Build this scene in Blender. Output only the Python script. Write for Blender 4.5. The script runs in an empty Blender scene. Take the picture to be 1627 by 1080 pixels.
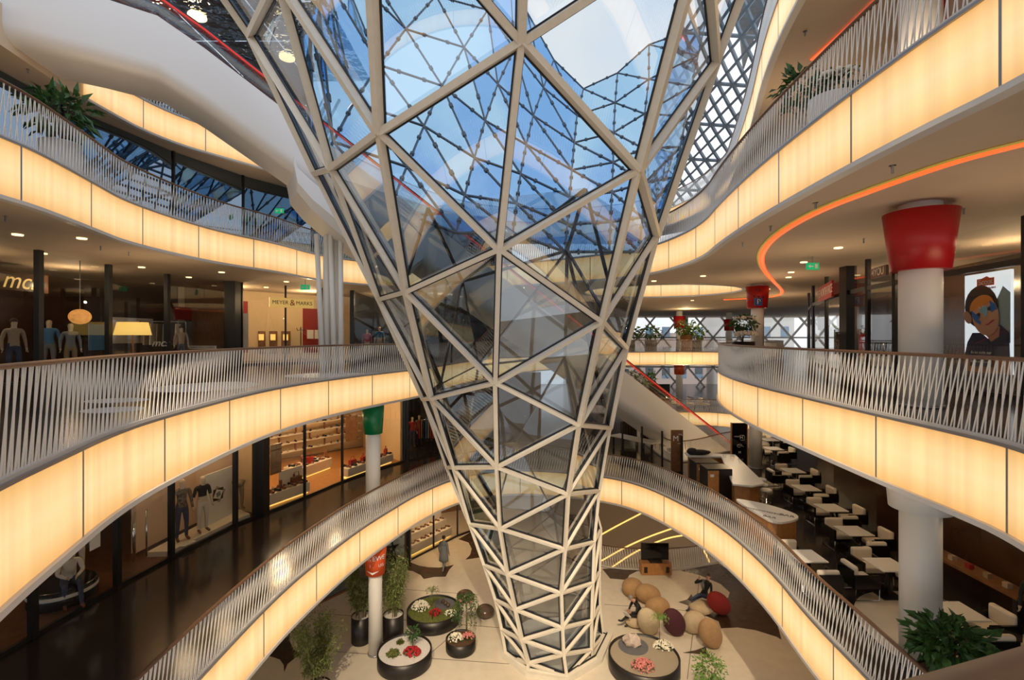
import bpy, bmesh, math, random
from math import sin, cos, pi, radians, sqrt, atan2, hypot
from mathutils import Vector, Matrix, Quaternion
from mathutils.geometry import tessellate_polygon
random.seed(7)
SC = bpy.context.scene
COL = SC.collection
# ------------------------------------------------------------------ camera, sky, exposure, large lights
F, HY, CX, EYE = 780.0, 535.0, 813.5, 11.34      # focal length (px), horizon row, centre column, eye height (m)
cd = bpy.data.cameras.new('camera'); cam = bpy.data.objects.new('camera', cd); COL.objects.link(cam)
cam.location = (0, 0, EYE); cam.rotation_euler = (pi / 2, 0, 0)
cd.sensor_width = 36; cd.lens = 36 * F / 1627; cd.shift_y = -5 / 1627; cd.clip_start = 0.05; cd.clip_end = 500
SC.camera = cam
SC.view_settings.view_transform = 'Standard'; SC.view_settings.look = 'None'
SC.view_settings.gamma = 1; SC.view_settings.use_curve_mapping = False
SC.view_settings.exposure = 0.0
W = bpy.data.worlds.new('sky'); SC.world = W; W.use_nodes = True
nt = W.node_tree; bg = nt.nodes['Background']
tc = nt.nodes.new('ShaderNodeTexCoord'); sp = nt.nodes.new('ShaderNodeSeparateXYZ'); rp = nt.nodes.new('ShaderNodeValToRGB')
nt.links.new(tc.outputs['Generated'], sp.inputs[0]); nt.links.new(sp.outputs[2], rp.inputs[0]); nt.links.new(rp.outputs[0], bg.inputs[0])
e = rp.color_ramp.elements
e[0].position = 0.0; e[0].color = (.80, .83, .86, 1); e[1].position = 1.0; e[1].color = (.16, .40, .85, 1)
k = e.new(.3); k.color = (.95, .96, 1, 1); k = e.new(.52); k.color = (.90, .94, 1, 1); k = e.new(.68); k.color = (.30, .55, .92, 1)
ns = nt.nodes.new('ShaderNodeTexNoise'); ns.inputs['Scale'].default_value = 3.2; ns.inputs['Detail'].default_value = 5; nt.links.new(tc.outputs['Generated'], ns.inputs['Vector'])
cr_ = nt.nodes.new('ShaderNodeValToRGB'); cr_.color_ramp.elements[0].position = .44; cr_.color_ramp.elements[1].position = .60; nt.links.new(ns.outputs['Fac'], cr_.inputs[0])
mxs = nt.nodes.new('ShaderNodeMixRGB'); mxs.inputs[2].default_value = (1, 1, 1, 1); nt.links.new(cr_.outputs[0], mxs.inputs[0]); nt.links.new(rp.outputs[0], mxs.inputs[1]); nt.links.new(mxs.outputs[0], bg.inputs[0])
bg.inputs[1].default_value = 1.3

def lamp(kind, name, loc, power, color=(1, .74, .42), size=.3, target=None, blend=.6, angle=100):
    l = bpy.data.lights.new(name, kind); l.energy = power; l.color = color
    if kind == 'AREA': l.size = size
    else: l.shadow_soft_size = size
    if kind == 'SPOT': l.spot_size = radians(angle); l.spot_blend = blend
    o = bpy.data.objects.new(name, l); COL.objects.link(o); o.location = loc
    if target is not None: o.rotation_euler = (Vector(target) - Vector(loc)).to_track_quat('-Z', 'Y').to_euler()
    return o
WARM = (1, .72, .40)
LAMPS = [  # shop, ceiling and added fill lamps: (x, y, z, watts)
    (-16.0, 14, 13.2, 55), (-16.2, 18, 13.2, 55), (-14.2, 24.8, 13.3, 160), (-11.4, 27.6, 13.3, 150), (-7, 29.6, 13.3, 150),
    (-9.95, 14.9, 8.6, 36), (-9.55, 16.6, 8.6, 36), (-12.5, 11.5, 8.5, 45), (-9.9, 21, 8.6, 230), (-8.3, 23.4, 8.6, 200),
    (-6.2, 26.5, 8.5, 40), (-4.5, 26.9, 3.5, 130), (-6.6, 25.4, 3.4, 60), (13.2, 13, 13.2, 60), (14.6, 18, 13.2, 80), (13, 10.6, 13.2, 50),
    (8.2, 18, 3.5, 60), (12, 22, 8.5, 40), (11.5, 25.5, 8.5, 160), (5.5, 24.3, 8.4, 120), (9.4, 12, 8.5, 40), (10.5, 16.5, 8.5, 40), (10, 26, 3.4, 70), (15, 42, 8.3, 150), (16, 45, 13.2, 200),  # two of these are fill lamps added to warm the escalator's lower end
    (-3.2, 27, 3.4, 60), (-9, 13, 3.5, 40), (-12, 18, 3.4, 50), (8.9, 9.3, 8.5, 25)]
GALLERY_FILL = [(-8.2, 9, 11.45, 30), (-11.2, 15.5, 11.45, 40), (-9.2, 22.2, 11.45, 40), (8.4, 7.5, 11.45, 30), (9.0, 14, 11.45, 40), (11, 20.5, 11.45, 50), (6, 33, 11.5, 80), (-11.8, 13.4, 16.5, 30), (-10.6, 21, 16.5, 30), (7.4, 9, 16.5, 40), (8.2, 15, 16.5, 40), (-15, 20.5, 21.2, 120), (16, 30, 11.5, 60)]
for q in LAMPS: lamp('POINT', 'shop_or_fill_lamp', q[:3], q[3], WARM, .35 if q[2] == 8.6 else .06)
for q in GALLERY_FILL:      # added fill lights without fixtures, facing up to brighten the gallery ceilings
    u = lamp('AREA', 'gallery_fill', q[:3], q[3] * .8, (1, .70, .42), 1.4); u.rotation_euler = (pi, 0, 0)
for (x, y, tx, ty) in [(-3.2, 0, -4.2, 18), (0, -.4, .6, 18.5), (2.5, 1.0, 5.4, 18)]:   # fill spots added above the camera, out of view, to brighten the ground floor
    lamp('SPOT', 'floor_fill_spot', (x, y, 18.85), 15000, (1, .78, .50), .15, (tx, ty, 0), .9, 30)

# ------------------------------------------------------------------ helpers
def at(x, y, d): return Vector(((x - CX) / F * d, d, EYE + (HY - y) / F * d))      # picture point at a known distance
def on(x, y, Z):                                                                  # picture point on a level plane
    d = F * (EYE - Z) / (y - HY); return Vector(((x - CX) / F * d, d, Z))
def tag(o, label=None, cat=None, group=None, kind=None):
    if label: o['label'] = label
    if cat: o['category'] = cat
    if group: o['group'] = group
    if kind: o['kind'] = kind
    return o
def empty(name, loc=(0, 0, 0), rz=0):
    o = bpy.data.objects.new(name, None); COL.objects.link(o); o.location = loc; o.rotation_euler.z = rz; o.empty_display_size = .2
    return o
def link(name, me, parent=None, world=True):
    o = bpy.data.objects.new(name, me); COL.objects.link(o)
    if parent is not None:
        o.parent = parent
        if world and parent.type == 'EMPTY':
            o.matrix_parent_inverse = (Matrix.Translation(parent.location) @ parent.rotation_euler.to_matrix().to_4x4()).inverted()
    return o
def copy_tree(o, parent=None):
    c = o.copy(); COL.objects.link(c)
    if parent is not None: c.parent = parent; c.matrix_parent_inverse = o.matrix_parent_inverse
    for ch in list(KIDS.get(o.name, ())): copy_tree(ch, c)
    return c
KIDS = {}
def note_kids(o):
    for ch in o.children: KIDS.setdefault(o.name, []).append(ch); note_kids(ch)
def place(proto, used, loc, rz=0, label=None, group=None, cat=None):
    if not used: o = proto; note_kids(proto); used.append(1)
    else: o = copy_tree(proto)
    o.location = loc; o.rotation_euler.z = rz
    return tag(o, label, cat, group)

class MB:
    def __init__(s): s.v = []; s.f = []; s.m = []; s.s = []
    def add(s, vs, fs, m=0, sm=False):
        b = len(s.v); s.v += [tuple(v) for v in vs]
        for f in fs: s.f.append([b + i for i in f]); s.m.append(m); s.s.append(sm)
        return s
    def hexa(s, p, m=0): return s.add(p, [(0, 3, 2, 1), (4, 5, 6, 7), (0, 1, 5, 4), (1, 2, 6, 5), (2, 3, 7, 6), (3, 0, 4, 7)], m)
    def box(s, x0, y0, z0, x1, y1, z1, m=0):
        return s.hexa([(x0, y0, z0), (x1, y0, z0), (x1, y1, z0), (x0, y1, z0), (x0, y0, z1), (x1, y0, z1), (x1, y1, z1), (x0, y1, z1)], m)
    def bar(s, a, b, w, h, n=(0, 0, 1), m=0, off=0.0):
        a = Vector(a); b = Vector(b); n = Vector(n); d = (b - a).normalized(); t = d.cross(n).normalized() * (w / 2)
        nn = t.cross(d).normalized(); o1 = nn * (off - h / 2); o2 = nn * (off + h / 2)
        return s.hexa([a - t + o1, a + t + o1, b + t + o1, b - t + o1, a - t + o2, a + t + o2, b + t + o2, b - t + o2], m)
    def tube(s, pts, r, seg=8, m=0, cap=True, closed=False, flat=1.0):
        pts = [Vector(p) for p in pts]; n = len(pts); vs = []; rs = r if isinstance(r, (list, tuple)) else [r] * n
        up = Vector((0, 0, 1))
        for i, p in enumerate(pts):
            a = pts[i - 1] if (i or closed) else p; b = pts[(i + 1) % n] if (i < n - 1 or closed) else p
            d = (b - a).normalized()
            u = d.cross(up) if abs(d.z) < .98 else d.cross(Vector((0, 1, 0)))
            u.normalize(); w = u.cross(d).normalized()
            for k in range(seg):
                q = 2 * pi * k / seg; vs.append(p + u * (rs[i] * cos(q)) + w * (rs[i] * flat * sin(q)))
        fs = []
        for i in range(n if closed else n - 1):
            j = (i + 1) % n
            for k in range(seg): fs.append((i * seg + k, i * seg + (k + 1) % seg, j * seg + (k + 1) % seg, j * seg + k))
        s.add(vs, fs, m, seg > 4)
        if cap and not closed:
            b = len(s.v) - len(vs)
            s.f += [[b + k for k in range(seg)][::-1], [b + (n - 1) * seg + k for k in range(seg)]]; s.m += [m, m]; s.s += [False, False]
        return s
    def lathe(s, prof, c=(0, 0, 0), seg=24, m=0, sx=1, sy=1, sm=True):
        c = Vector(c); vs = []; fs = []; n = len(prof)
        for (r, z) in prof:
            for k in range(seg):
                q = 2 * pi * k / seg; vs.append((c.x + r * sx * cos(q), c.y + r * sy * sin(q), c.z + z))
        for i in range(n - 1):
            for k in range(seg): fs.append((i * seg + k, i * seg + (k + 1) % seg, (i + 1) * seg + (k + 1) % seg, (i + 1) * seg + k))
        s.add(vs, fs, m, sm); b = len(s.v) - len(vs)
        for i, rev in ((0, True), (n - 1, False)):
            if prof[i][0] > 1e-4:
                l = [b + i * seg + k for k in range(seg)]; s.f.append(l[::-1] if rev else l); s.m.append(m); s.s.append(False)
        return s
    def ball(s, c, r, seg=10, rings=6, m=0, rot=None):
        r = Vector(r) if isinstance(r, (tuple, list, Vector)) else Vector((r, r, r)); c = Vector(c); vs = []; fs = []
        for i in range(rings + 1):
            t = pi * i / rings
            for k in range(seg):
                q = 2 * pi * k / seg; p = Vector((r.x * sin(t) * cos(q), r.y * sin(t) * sin(q), -r.z * cos(t)))
                vs.append(c + (rot @ p if rot else p))
        for i in range(rings):
            for k in range(seg): fs.append((i * seg + k, i * seg + (k + 1) % seg, (i + 1) * seg + (k + 1) % seg, (i + 1) * seg + k))
        return s.add(vs, fs, m, True)
    def prism(s, loop, z0, z1, m=0, ms=None):
        n = len(loop); tri = tessellate_polygon([[Vector((p[0], p[1], 0)) for p in loop]])
        vs = [(p[0], p[1], z0) for p in loop] + [(p[0], p[1], z1) for p in loop]
        s.add(vs, [(a, c, b) for a, b, c in tri] + [(a + n, b + n, c + n) for a, b, c in tri], m)
        b = len(s.v) - 2 * n
        for i in range(n): s.f.append([b + i, b + (i + 1) % n, b + n + (i + 1) % n, b + n + i]); s.m.append(m if ms is None else ms); s.s.append(False)
        return s
    def mesh(s, name, mats):
        me = bpy.data.meshes.new(name); me.from_pydata(s.v, [], s.f)
        for m in (mats if isinstance(mats, (list, tuple)) else [mats]): me.materials.append(m)
        me.polygons.foreach_set('material_index', s.m); me.polygons.foreach_set('use_smooth', s.s)
        bm = bmesh.new(); bm.from_mesh(me); bmesh.ops.recalc_face_normals(bm, faces=bm.faces); bm.to_mesh(me); bm.free()
        me.update(); return me
    def build(s, name, mats, parent=None, bevel=0, world=True, sub=0):
        o = link(name, s.mesh(name, mats), parent, world)
        if bevel:
            md = o.modifiers.new('bevel', 'BEVEL'); md.width = bevel; md.segments = 2; md.limit_method = 'ANGLE'
        return o

# ------------------------------------------------------------------ materials
def mat(name, col, rough=.5, metal=0, emit=None, es=0, spec=.5, var=0, scale=6, bump=0, coat=0, bump_d=.1):
    m = bpy.data.materials.new(name); m.use_nodes = True; t = m.node_tree; b = t.nodes['Principled BSDF']
    b.inputs['Base Color'].default_value = (*col, 1); b.inputs['Roughness'].default_value = rough; b.inputs['Metallic'].default_value = metal
    b.inputs['Specular IOR Level'].default_value = spec; b.inputs['Coat Weight'].default_value = coat
    if emit: b.inputs['Emission Color'].default_value = (*emit, 1); b.inputs['Emission Strength'].default_value = es
    if var or bump:
        tx = t.nodes.new('ShaderNodeTexCoord'); n = t.nodes.new('ShaderNodeTexNoise'); n.inputs['Scale'].default_value = scale; n.inputs['Detail'].default_value = 4
        t.links.new(tx.outputs['Object'], n.inputs['Vector'])
        if var:
            r = t.nodes.new('ShaderNodeValToRGB'); r.color_ramp.elements[0].position = .3; r.color_ramp.elements[1].position = .7
            r.color_ramp.elements[0].color = (*[c * (1 - var) for c in col], 1); r.color_ramp.elements[1].color = (*[min(1, c * (1 + var)) for c in col], 1)
            t.links.new(n.outputs['Fac'], r.inputs[0]); t.links.new(r.outputs[0], b.inputs['Base Color'])
        if bump:
            bp = t.nodes.new('ShaderNodeBump'); bp.inputs['Strength'].default_value = bump; bp.inputs['Distance'].default_value = bump_d
            t.links.new(n.outputs['Fac'], bp.inputs['Height']); t.links.new(bp.outputs[0], b.inputs['Normal'])
    return m
def glass(name, tint, glossy=(1, 1, 1), base=.04, gain=1.0, ior=1.45, rough=0.0):
    m = bpy.data.materials.new(name); m.use_nodes = True; t = m.node_tree; t.nodes.clear()
    o = t.nodes.new('ShaderNodeOutputMaterial'); mx = t.nodes.new('ShaderNodeMixShader'); tr = t.nodes.new('ShaderNodeBsdfTransparent'); gl = t.nodes.new('ShaderNodeBsdfGlossy')
    fr = t.nodes.new('ShaderNodeFresnel'); fr.inputs[0].default_value = ior; ma = t.nodes.new('ShaderNodeMath'); ma.operation = 'MULTIPLY_ADD'; ma.use_clamp = True
    ma.inputs[1].default_value = gain; ma.inputs[2].default_value = base
    gm = t.nodes.new('ShaderNodeNewGeometry'); nb = t.nodes.new('ShaderNodeMath'); nb.operation = 'MULTIPLY_ADD'; nb.inputs[1].default_value = (1 / ior - ior); nb.inputs[2].default_value = ior
    t.links.new(gm.outputs['Backfacing'], nb.inputs[0]); t.links.new(nb.outputs[0], fr.inputs[0])
    t.links.new(fr.outputs[0], ma.inputs[0]); t.links.new(ma.outputs[0], mx.inputs[0]); t.links.new(tr.outputs[0], mx.inputs[1]); t.links.new(gl.outputs[0], mx.inputs[2]); t.links.new(mx.outputs[0], o.inputs[0])
    tr.inputs[0].default_value = (*tint, 1); gl.inputs[0].default_value = (*glossy, 1); gl.inputs[1].default_value = rough
    return m
def panel_mat():
    m = bpy.data.materials.new('lit_panel'); m.use_nodes = True; t = m.node_tree; b = t.nodes['Principled BSDF']
    b.inputs['Base Color'].default_value = (.40, .27, .14, 1); b.inputs['Roughness'].default_value = .4
    uv = t.nodes.new('ShaderNodeUVMap'); sx = t.nodes.new('ShaderNodeSeparateXYZ'); t.links.new(uv.outputs[0], sx.inputs[0])
    n = t.nodes.new('ShaderNodeTexNoise'); n.noise_dimensions = '1D'; n.inputs['Scale'].default_value = 9; n.inputs['Detail'].default_value = 5
    t.links.new(sx.outputs[0], n.inputs['W'])
    # tube lamps behind the diffuser: strongest at mid height, weaker at the rails
    r = t.nodes.new('ShaderNodeValToRGB'); el = r.color_ramp.elements; el[0].position = 0; el[0].color = (.82, .43, .13, 1); el[1].position = 1; el[1].color = (.82, .43, .13, 1)
    q = el.new(.28); q.color = (.98, .66, .30, 1); q = el.new(.52); q.color = (1.0, .72, .37, 1); q = el.new(.76); q.color = (.97, .65, .29, 1)
    t.links.new(sx.outputs[1], r.inputs[0]); t.links.new(r.outputs[0], b.inputs['Emission Color'])
    ma = t.nodes.new('ShaderNodeMath'); ma.operation = 'MULTIPLY_ADD'; ma.inputs[1].default_value = .42; ma.inputs[2].default_value = PANEL - .21
    t.links.new(n.outputs['Fac'], ma.inputs[0]); t.links.new(ma.outputs[0], b.inputs['Emission Strength'])
    return m
PANEL = 0.92
M = {}
M['panel'] = panel_mat()
M['steel'] = mat('cream_steel', (.72, .67, .58), .38, 0, var=.04)
M['gasket'] = mat('black_gasket', (.012, .014, .02), .4)
M['fglass'] = glass('funnel_glass', (.68, .74, .78), (1, 1, 1), .13, 1.4)
M['bglass'] = glass('blue_coated_glass', (.46, .68, .86), (.50, .75, .97), .42, 1.0)
M['sglass'] = glass('shop_glass', (.93, .94, .93), (1, 1, 1), .02, 1.1)
M['dglass'] = glass('dark_blue_glass', (.16, .22, .28), (.55, .75, 1), .25, 1.0)
M['rib'] = mat('grey_steel_rib', (.10, .11, .13), .45)
M['lattice'] = mat('lattice_steel', (.20, .23, .25), .5)
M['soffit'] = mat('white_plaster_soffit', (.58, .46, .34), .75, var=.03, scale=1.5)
M['trim'] = mat('pale_grey_trim', (.62, .60, .58), .4)
M['greymetal'] = mat('grey_metal', (.33, .32, .33), .35, .6)
M['rod'] = mat('white_painted_rod', (.80, .77, .73), .35)
M['wood_rail'] = mat('brown_wood_handrail', (.17, .085, .042), .35, var=.15, scale=14)
M['darkfloor'] = mat('polished_dark_stone', (.032, .025, .022), .15, spec=.6, var=.25, scale=2.5)
M['cream'] = mat('cream_terrazzo', (.74, .66, .54), .28, var=.05, scale=3)
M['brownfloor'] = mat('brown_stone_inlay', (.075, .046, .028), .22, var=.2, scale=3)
M['joint'] = mat('dark_joint', (.10, .08, .06), .6)
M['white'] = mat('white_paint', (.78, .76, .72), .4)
M['escal'] = mat('white_escalator_cladding', (.74, .73, .73), .42)
M['black'] = mat('black_metal', (.012, .011, .011), .35)
M['blackgloss'] = mat('black_gloss', (.01, .009, .009), .1)
M['red'] = mat('red_lacquer', (.42, .008, .010), .38)
M['orange'] = mat('orange_red_sign', (.70, .09, .015), .4)
M['green'] = mat('green_lacquer', (.0, .17, .055), .32)
M['redglow'] = mat('red_handrail', (.5, .02, .015), .3, emit=(1, .05, .03), es=.45)
M['ledorange'] = mat('orange_led_strip', (.8, .2, .05), .4, emit=(1, .10, .02), es=1.3)
M['ledyellow'] = mat('yellow_led_strip', (.6, .5, .1), .4, emit=(.45, .34, .05), es=.3)
M['ledwarm'] = mat('warm_led_line', (.9, .7, .3), .4, emit=(1, .62, .14), es=1.2)
M['lamp'] = mat('lamp_disc', (1, .9, .6), .4, emit=(1, .75, .38), es=2.2)
M['mirror'] = mat('rippled_mirror_panel', (.70, .74, .78), .06, .95, bump=1, scale=.5, bump_d=.9)
M['wall_dark'] = mat('dark_brown_wall', (.055, .026, .014), .22, var=.2, scale=1.2)
M['wall_warm'] = mat('warm_cream_wall', (.66, .50, .30), .7)
M['wall_red'] = mat('dark_red_wall', (.28, .018, .012), .6)
M['wall_wood'] = mat('brown_wood_wall', (.20, .09, .035), .4, var=.2, scale=5)
M['woodfloor'] = mat('dark_wood_floor', (.13, .055, .025), .28, var=.3, scale=4)
M['chrome'] = mat('chrome', (.75, .75, .76), .12, 1)
M['lwood'] = mat('light_brown_wood', (.42, .19, .06), .4, var=.15, scale=6)
M['cushion'] = mat('cream_leather', (.78, .70, .58), .5)
M['leaf'] = mat('leaf_green', (.035, .10, .018), .5, var=.5, scale=9)
M['leaf2'] = mat('bright_leaf_green', (.16, .30, .05), .5, var=.4, scale=9)
M['bamboo'] = mat('bamboo_leaf', (.15, .18, .045), .5, var=.4, scale=9)
M['stem'] = mat('plant_stem', (.16, .11, .05), .6)
M['soil'] = mat('planter_soil', (.10, .05, .025), .9, var=.4, scale=20)
M['moss'] = mat('moss', (.13, .15, .03), .9, var=.4, scale=15)
M['gravel_w'] = mat('white_gravel', (.80, .76, .72), .9, var=.18, scale=60, bump=.4)
M['gravel_b'] = mat('beige_gravel', (.45, .38, .28), .9, var=.4, scale=50, bump=.6)
M['gravel_g'] = mat('grey_gravel', (.16, .16, .18), .9, var=.5, scale=50, bump=.6)
M['flower_w'] = mat('white_petals', (.85, .80, .66), .7)
M['flower_r'] = mat('red_petals', (.42, .012, .02), .7)
M['flower_p'] = mat('pink_petals', (.62, .22, .20), .7)
M['rock'] = mat('pale_rock', (.52, .42, .36), .7, var=.3, scale=5, bump=.5)
M['pot'] = mat('dark_brown_planter', (.012, .009, .008), .4)
M['stone_b'] = mat('glossy_brown_stone', (.10, .065, .045), .22)
M['tan'] = mat('tan_felt', (.40, .24, .11), .85, var=.08)
M['pale'] = mat('pale_felt', (.52, .41, .27), .85, var=.08)
M['plum'] = mat('plum_felt', (.065, .012, .022), .85)
M['crimson'] = mat('crimson_felt', (.30, .022, .018), .85)
M['skin'] = mat('skin', (.55, .30, .20), .55)
M['mskin'] = mat('mannequin_skin', (.62, .50, .36), .45)
M['hair'] = mat('dark_hair', (.05, .03, .02), .6)
M['ghair'] = mat('greying_hair', (.22, .19, .17), .6)
M['cloth_black'] = mat('black_cloth', (.012, .012, .014), .8)
M['cloth_grey'] = mat('grey_cloth', (.20, .22, .23), .8)
M['cloth_denim'] = mat('denim', (.045, .06, .12), .8, var=.2, scale=20)
M['cloth_khaki'] = mat('khaki_cloth', (.28, .20, .11), .8)
M['cloth_plaid'] = mat('plaid_shirt', (.16, .12, .09), .8, var=.8, scale=16)
M['cloth_red'] = mat('red_cloth', (.40, .02, .02), .8)
M['cloth_pink'] = mat('pink_cloth', (.50, .07, .12), .8)
M['cloth_blue'] = mat('blue_cloth', (.06, .20, .42), .8)
M['cloth_white'] = mat('white_cloth', (.72, .66, .58), .8)
M['cloth_beige'] = mat('beige_cloth', (.42, .33, .24), .8)
M['brown_leather'] = mat('brown_leather', (.20, .07, .03), .4)
M['paper'] = mat('paper', (.82, .80, .74), .7)
M['yellowshade'] = mat('yellow_lamp_shade', (.8, .55, .2), .6, emit=(1, .62, .14), es=.75)
M['globe'] = mat('orange_globe_lamp', (.7, .35, .1), .5, emit=(1, .42, .10), es=.45, var=.4, scale=8)
M['signyellow'] = mat('yellow_sign', (.70, .50, .16), .5, emit=(1, .66, .2), es=.35)
M['exitgreen'] = mat('exit_sign_green', (.0, .28, .10), .4, emit=(0, .8, .3), es=.35)
M['poster_w'] = mat('backlit_poster_white', (.8, .85, .88), .5, emit=(.74, .84, .90), es=.8)
M['blue'] = mat('blue_sign', (.02, .10, .35), .4)
M['screen'] = mat('switched_off_screen', (.006, .006, .008), .08)
def flat(name, c): return mat(name, c, .6)

# ------------------------------------------------------------------ paths
def chaikin(p, it=2, closed=True):
    p = [Vector(q).to_2d() if len(q) > 2 else Vector(q) for q in p]
    for _ in range(it):
        r = []; n = len(p)
        for i in range(n if closed else n - 1):
            a = p[i]; b = p[(i + 1) % n]; r += [a * .75 + b * .25, a * .25 + b * .75]
        p = r if closed else [p[0]] + r + [p[-1]]
    return p
def resample(p, step, closed=True):
    q = list(p) + ([p[0]] if closed else []); L = [0]
    for i in range(1, len(q)): L.append(L[-1] + (q[i] - q[i - 1]).length)
    n = max(2, int(round(L[-1] / step))); r = []; j = 0
    for i in range(n if closed else n + 1):
        s = L[-1] * i / n
        while j < len(L) - 2 and L[j + 1] < s: j += 1
        t = (s - L[j]) / max(1e-9, L[j + 1] - L[j]); r.append(q[j].lerp(q[j + 1], t))
    return r
def normals(p, closed):
    n = len(p); r = []
    for i in range(n):
        a = p[i - 1] if (i or closed) else p[i]; b = p[(i + 1) % n] if (i < n - 1 or closed) else p[i]
        d = (b - a).normalized(); r.append(Vector((-d.y, d.x)))
    return r
def offset(p, d, closed=False): return [a + b * d for a, b in zip(p, normals(p, closed))]
def area(p): return .5 * sum(p[i].x * p[(i + 1) % len(p)].y - p[(i + 1) % len(p)].x * p[i].y for i in range(len(p)))
def loop(pts, step=.3):
    p = resample(chaikin(pts), step)
    return p if area(p) > 0 else p[::-1]          # counter-clockwise: left normal points into the void
def ribbon(mb, pts, off0, off1, z0, z1, closed=False, m=0):
    a = offset(pts, off0, closed); b = offset(pts, off1, closed); n = len(pts); vs = []
    for i in range(n): vs += [(a[i].x, a[i].y, z0), (b[i].x, b[i].y, z0), (b[i].x, b[i].y, z1), (a[i].x, a[i].y, z1)]
    fs = []
    for i in range(n if closed else n - 1):
        j = (i + 1) % n
        for k in range(4): fs.append((i * 4 + k, i * 4 + (k + 1) % 4, j * 4 + (k + 1) % 4, j * 4 + k))
    if not closed: fs += [(0, 1, 2, 3), tuple((n - 1) * 4 + k for k in (3, 2, 1, 0))]
    return mb.add(vs, fs, m)
def split(p, cls):
    """cut a closed path into runs of one class; runs share their end points"""
    n = len(p); c = [cls(q) for q in p]; s = next((i for i in range(n) if c[i] != c[i - 1]), 0); runs = []; cur = [p[s]]; cc = c[s]
    for k in range(1, n + 1):
        i = (s + k) % n
        cur.append(p[i])
        if c[i] != cc or k == n: runs.append((cc, cur)); cur = [p[i]]; cc = c[i]
    return runs

ROD = None
def rod_mesh():
    global ROD
    if ROD is None: ROD = MB().tube([(0, 0, 0), (0, 0, 1)], 1, 6).mesh('baluster', M['rod'])
    return ROD
def in_view(p, mg=1.06):
    return p[1] > .6 and abs(p[0] / p[1]) < 1.045 * mg and abs(p[2] - EYE) / p[1] < .70 * mg
def railing(label, path, z, closed=False, keep=100, lean=2.0, pitch=.06, r=.0105, h=1.1, group=None):
    c = path[len(path) // 2]; t = empty('balcony_railing', (c.x, c.y, z)); tag(t, label, 'railing', group)
    hp = [(p.x, p.y, z + h - .03) for p in offset(path, -.03, closed)]
    MB().tube(hp, .045, 8, 0, closed=closed, flat=.62).build('handrail', M['wood_rail'], t)
    ribbon(MB(), path, -.06, .0, z + .03, z + .075, closed).build('bottom_rail', M['trim'], t)
    q = resample(offset(path, -.03, closed), pitch, closed); n = len(q); rods = []
    for i in range(n):
        if not closed and (i < 3 or i > n - 4): continue
        a = q[i]; k = i % 2 * 2 - 1; f = -lean + 1.25 * k * (1 + .35 * sin(i * .05)) + .4 * sin(i * .17)
        i2 = i + f; j = int(math.floor(i2)); b = q[j % n].lerp(q[(j + 1) % n], i2 - j)
        if not closed and not (0 <= j < n - 1): continue
        rods.append((Vector((a.x, a.y, z + .06)), Vector((b.x, b.y, z + h - .05))))
    rods.sort(key=lambda s: (not in_view((s[0] + s[1]) / 2), s[0].y))
    rest = MB()
    for i, (a, b) in enumerate(rods):
        if i < keep:
            o = link('baluster', rod_mesh(), t, False); d = b - a
            o.matrix_basis = Matrix.LocRotScale(a - t.location, d.to_track_quat('Z', 'Y'), Vector((r, r, d.length)))
        else: rest.tube([a, b], r, 5, cap=False)
    if rest.v: tag(rest.build('balusters', M['rod'], t), kind='stuff')
    return t
def band(label, path, z, closed=False, pitch=2.35, h=1.1, group=None, phase=0):
    c = path[len(path) // 2]; t = empty('light_band', (c.x, c.y, z - h)); tag(t, label, 'light band', group)
    L = sum((path[(i + 1) % len(path)] - path[i]).length for i in range(len(path) if closed else len(path) - 1))
    n = max(1, round(L / pitch)); fine = resample(path, L / (n * 8), closed); N = len(fine)
    nr = normals(fine, closed)
    for k in range(n):
        idx = [(k * 8 + j) % N if closed else min(k * 8 + j, N - 1) for j in range(9)]
        P = [fine[i].copy() for i in idx]; Q = [nr[i] for i in idx]
        P[0] = P[0].lerp(P[1], .04); P[-1] = P[-1].lerp(P[-2], .04)
        vs = []; z0, z1 = z - h + .05, z - .015
        g = fine[idx[0]]; gn = nr[idx[0]]; gt = Vector((gn.y, -gn.x)) * .016; ga_ = [g - gt - gn * .06, g + gt - gn * .06, g + gt + gn * .006, g - gt + gn * .006]
        MB().hexa([(v.x, v.y, zz) for zz in (z0, z1) for v in ga_]).build('joint_strip', M['greymetal'], t)
        for p, q in zip(P, Q): vs += [(p.x - q.x * .05, p.y - q.y * .05, z0), (p.x, p.y, z0), (p.x, p.y, z1), (p.x - q.x * .05, p.y - q.y * .05, z1)]
        fs = [(j * 4 + a, j * 4 + (a + 1) % 4, j * 4 + 4 + (a + 1) % 4, j * 4 + 4 + a) for j in range(8) for a in range(4)] + [(0, 1, 2, 3), (32 + 3, 32 + 2, 32 + 1, 32)]
        o = MB().add(vs, fs).build('panel', M['panel'], t)
        me = o.data; uv = me.uv_layers.new(name='uv')
        for lp in me.loops:
            vi = lp.vertex_index; uv.data[lp.index].uv = (k * 1.37 + phase + (vi // 4) / 8, (me.vertices[vi].co.z - z0) / (z1 - z0))
    ribbon(MB(), path, -.12, .05, z - h - .03, z - h + .045, closed).build('lower_trim', M['trim'], t)
    ribbon(MB(), path, -.10, .03, z - .012, z + .03, closed).build('upper_trim', M['greymetal'], t)
    return t
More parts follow.
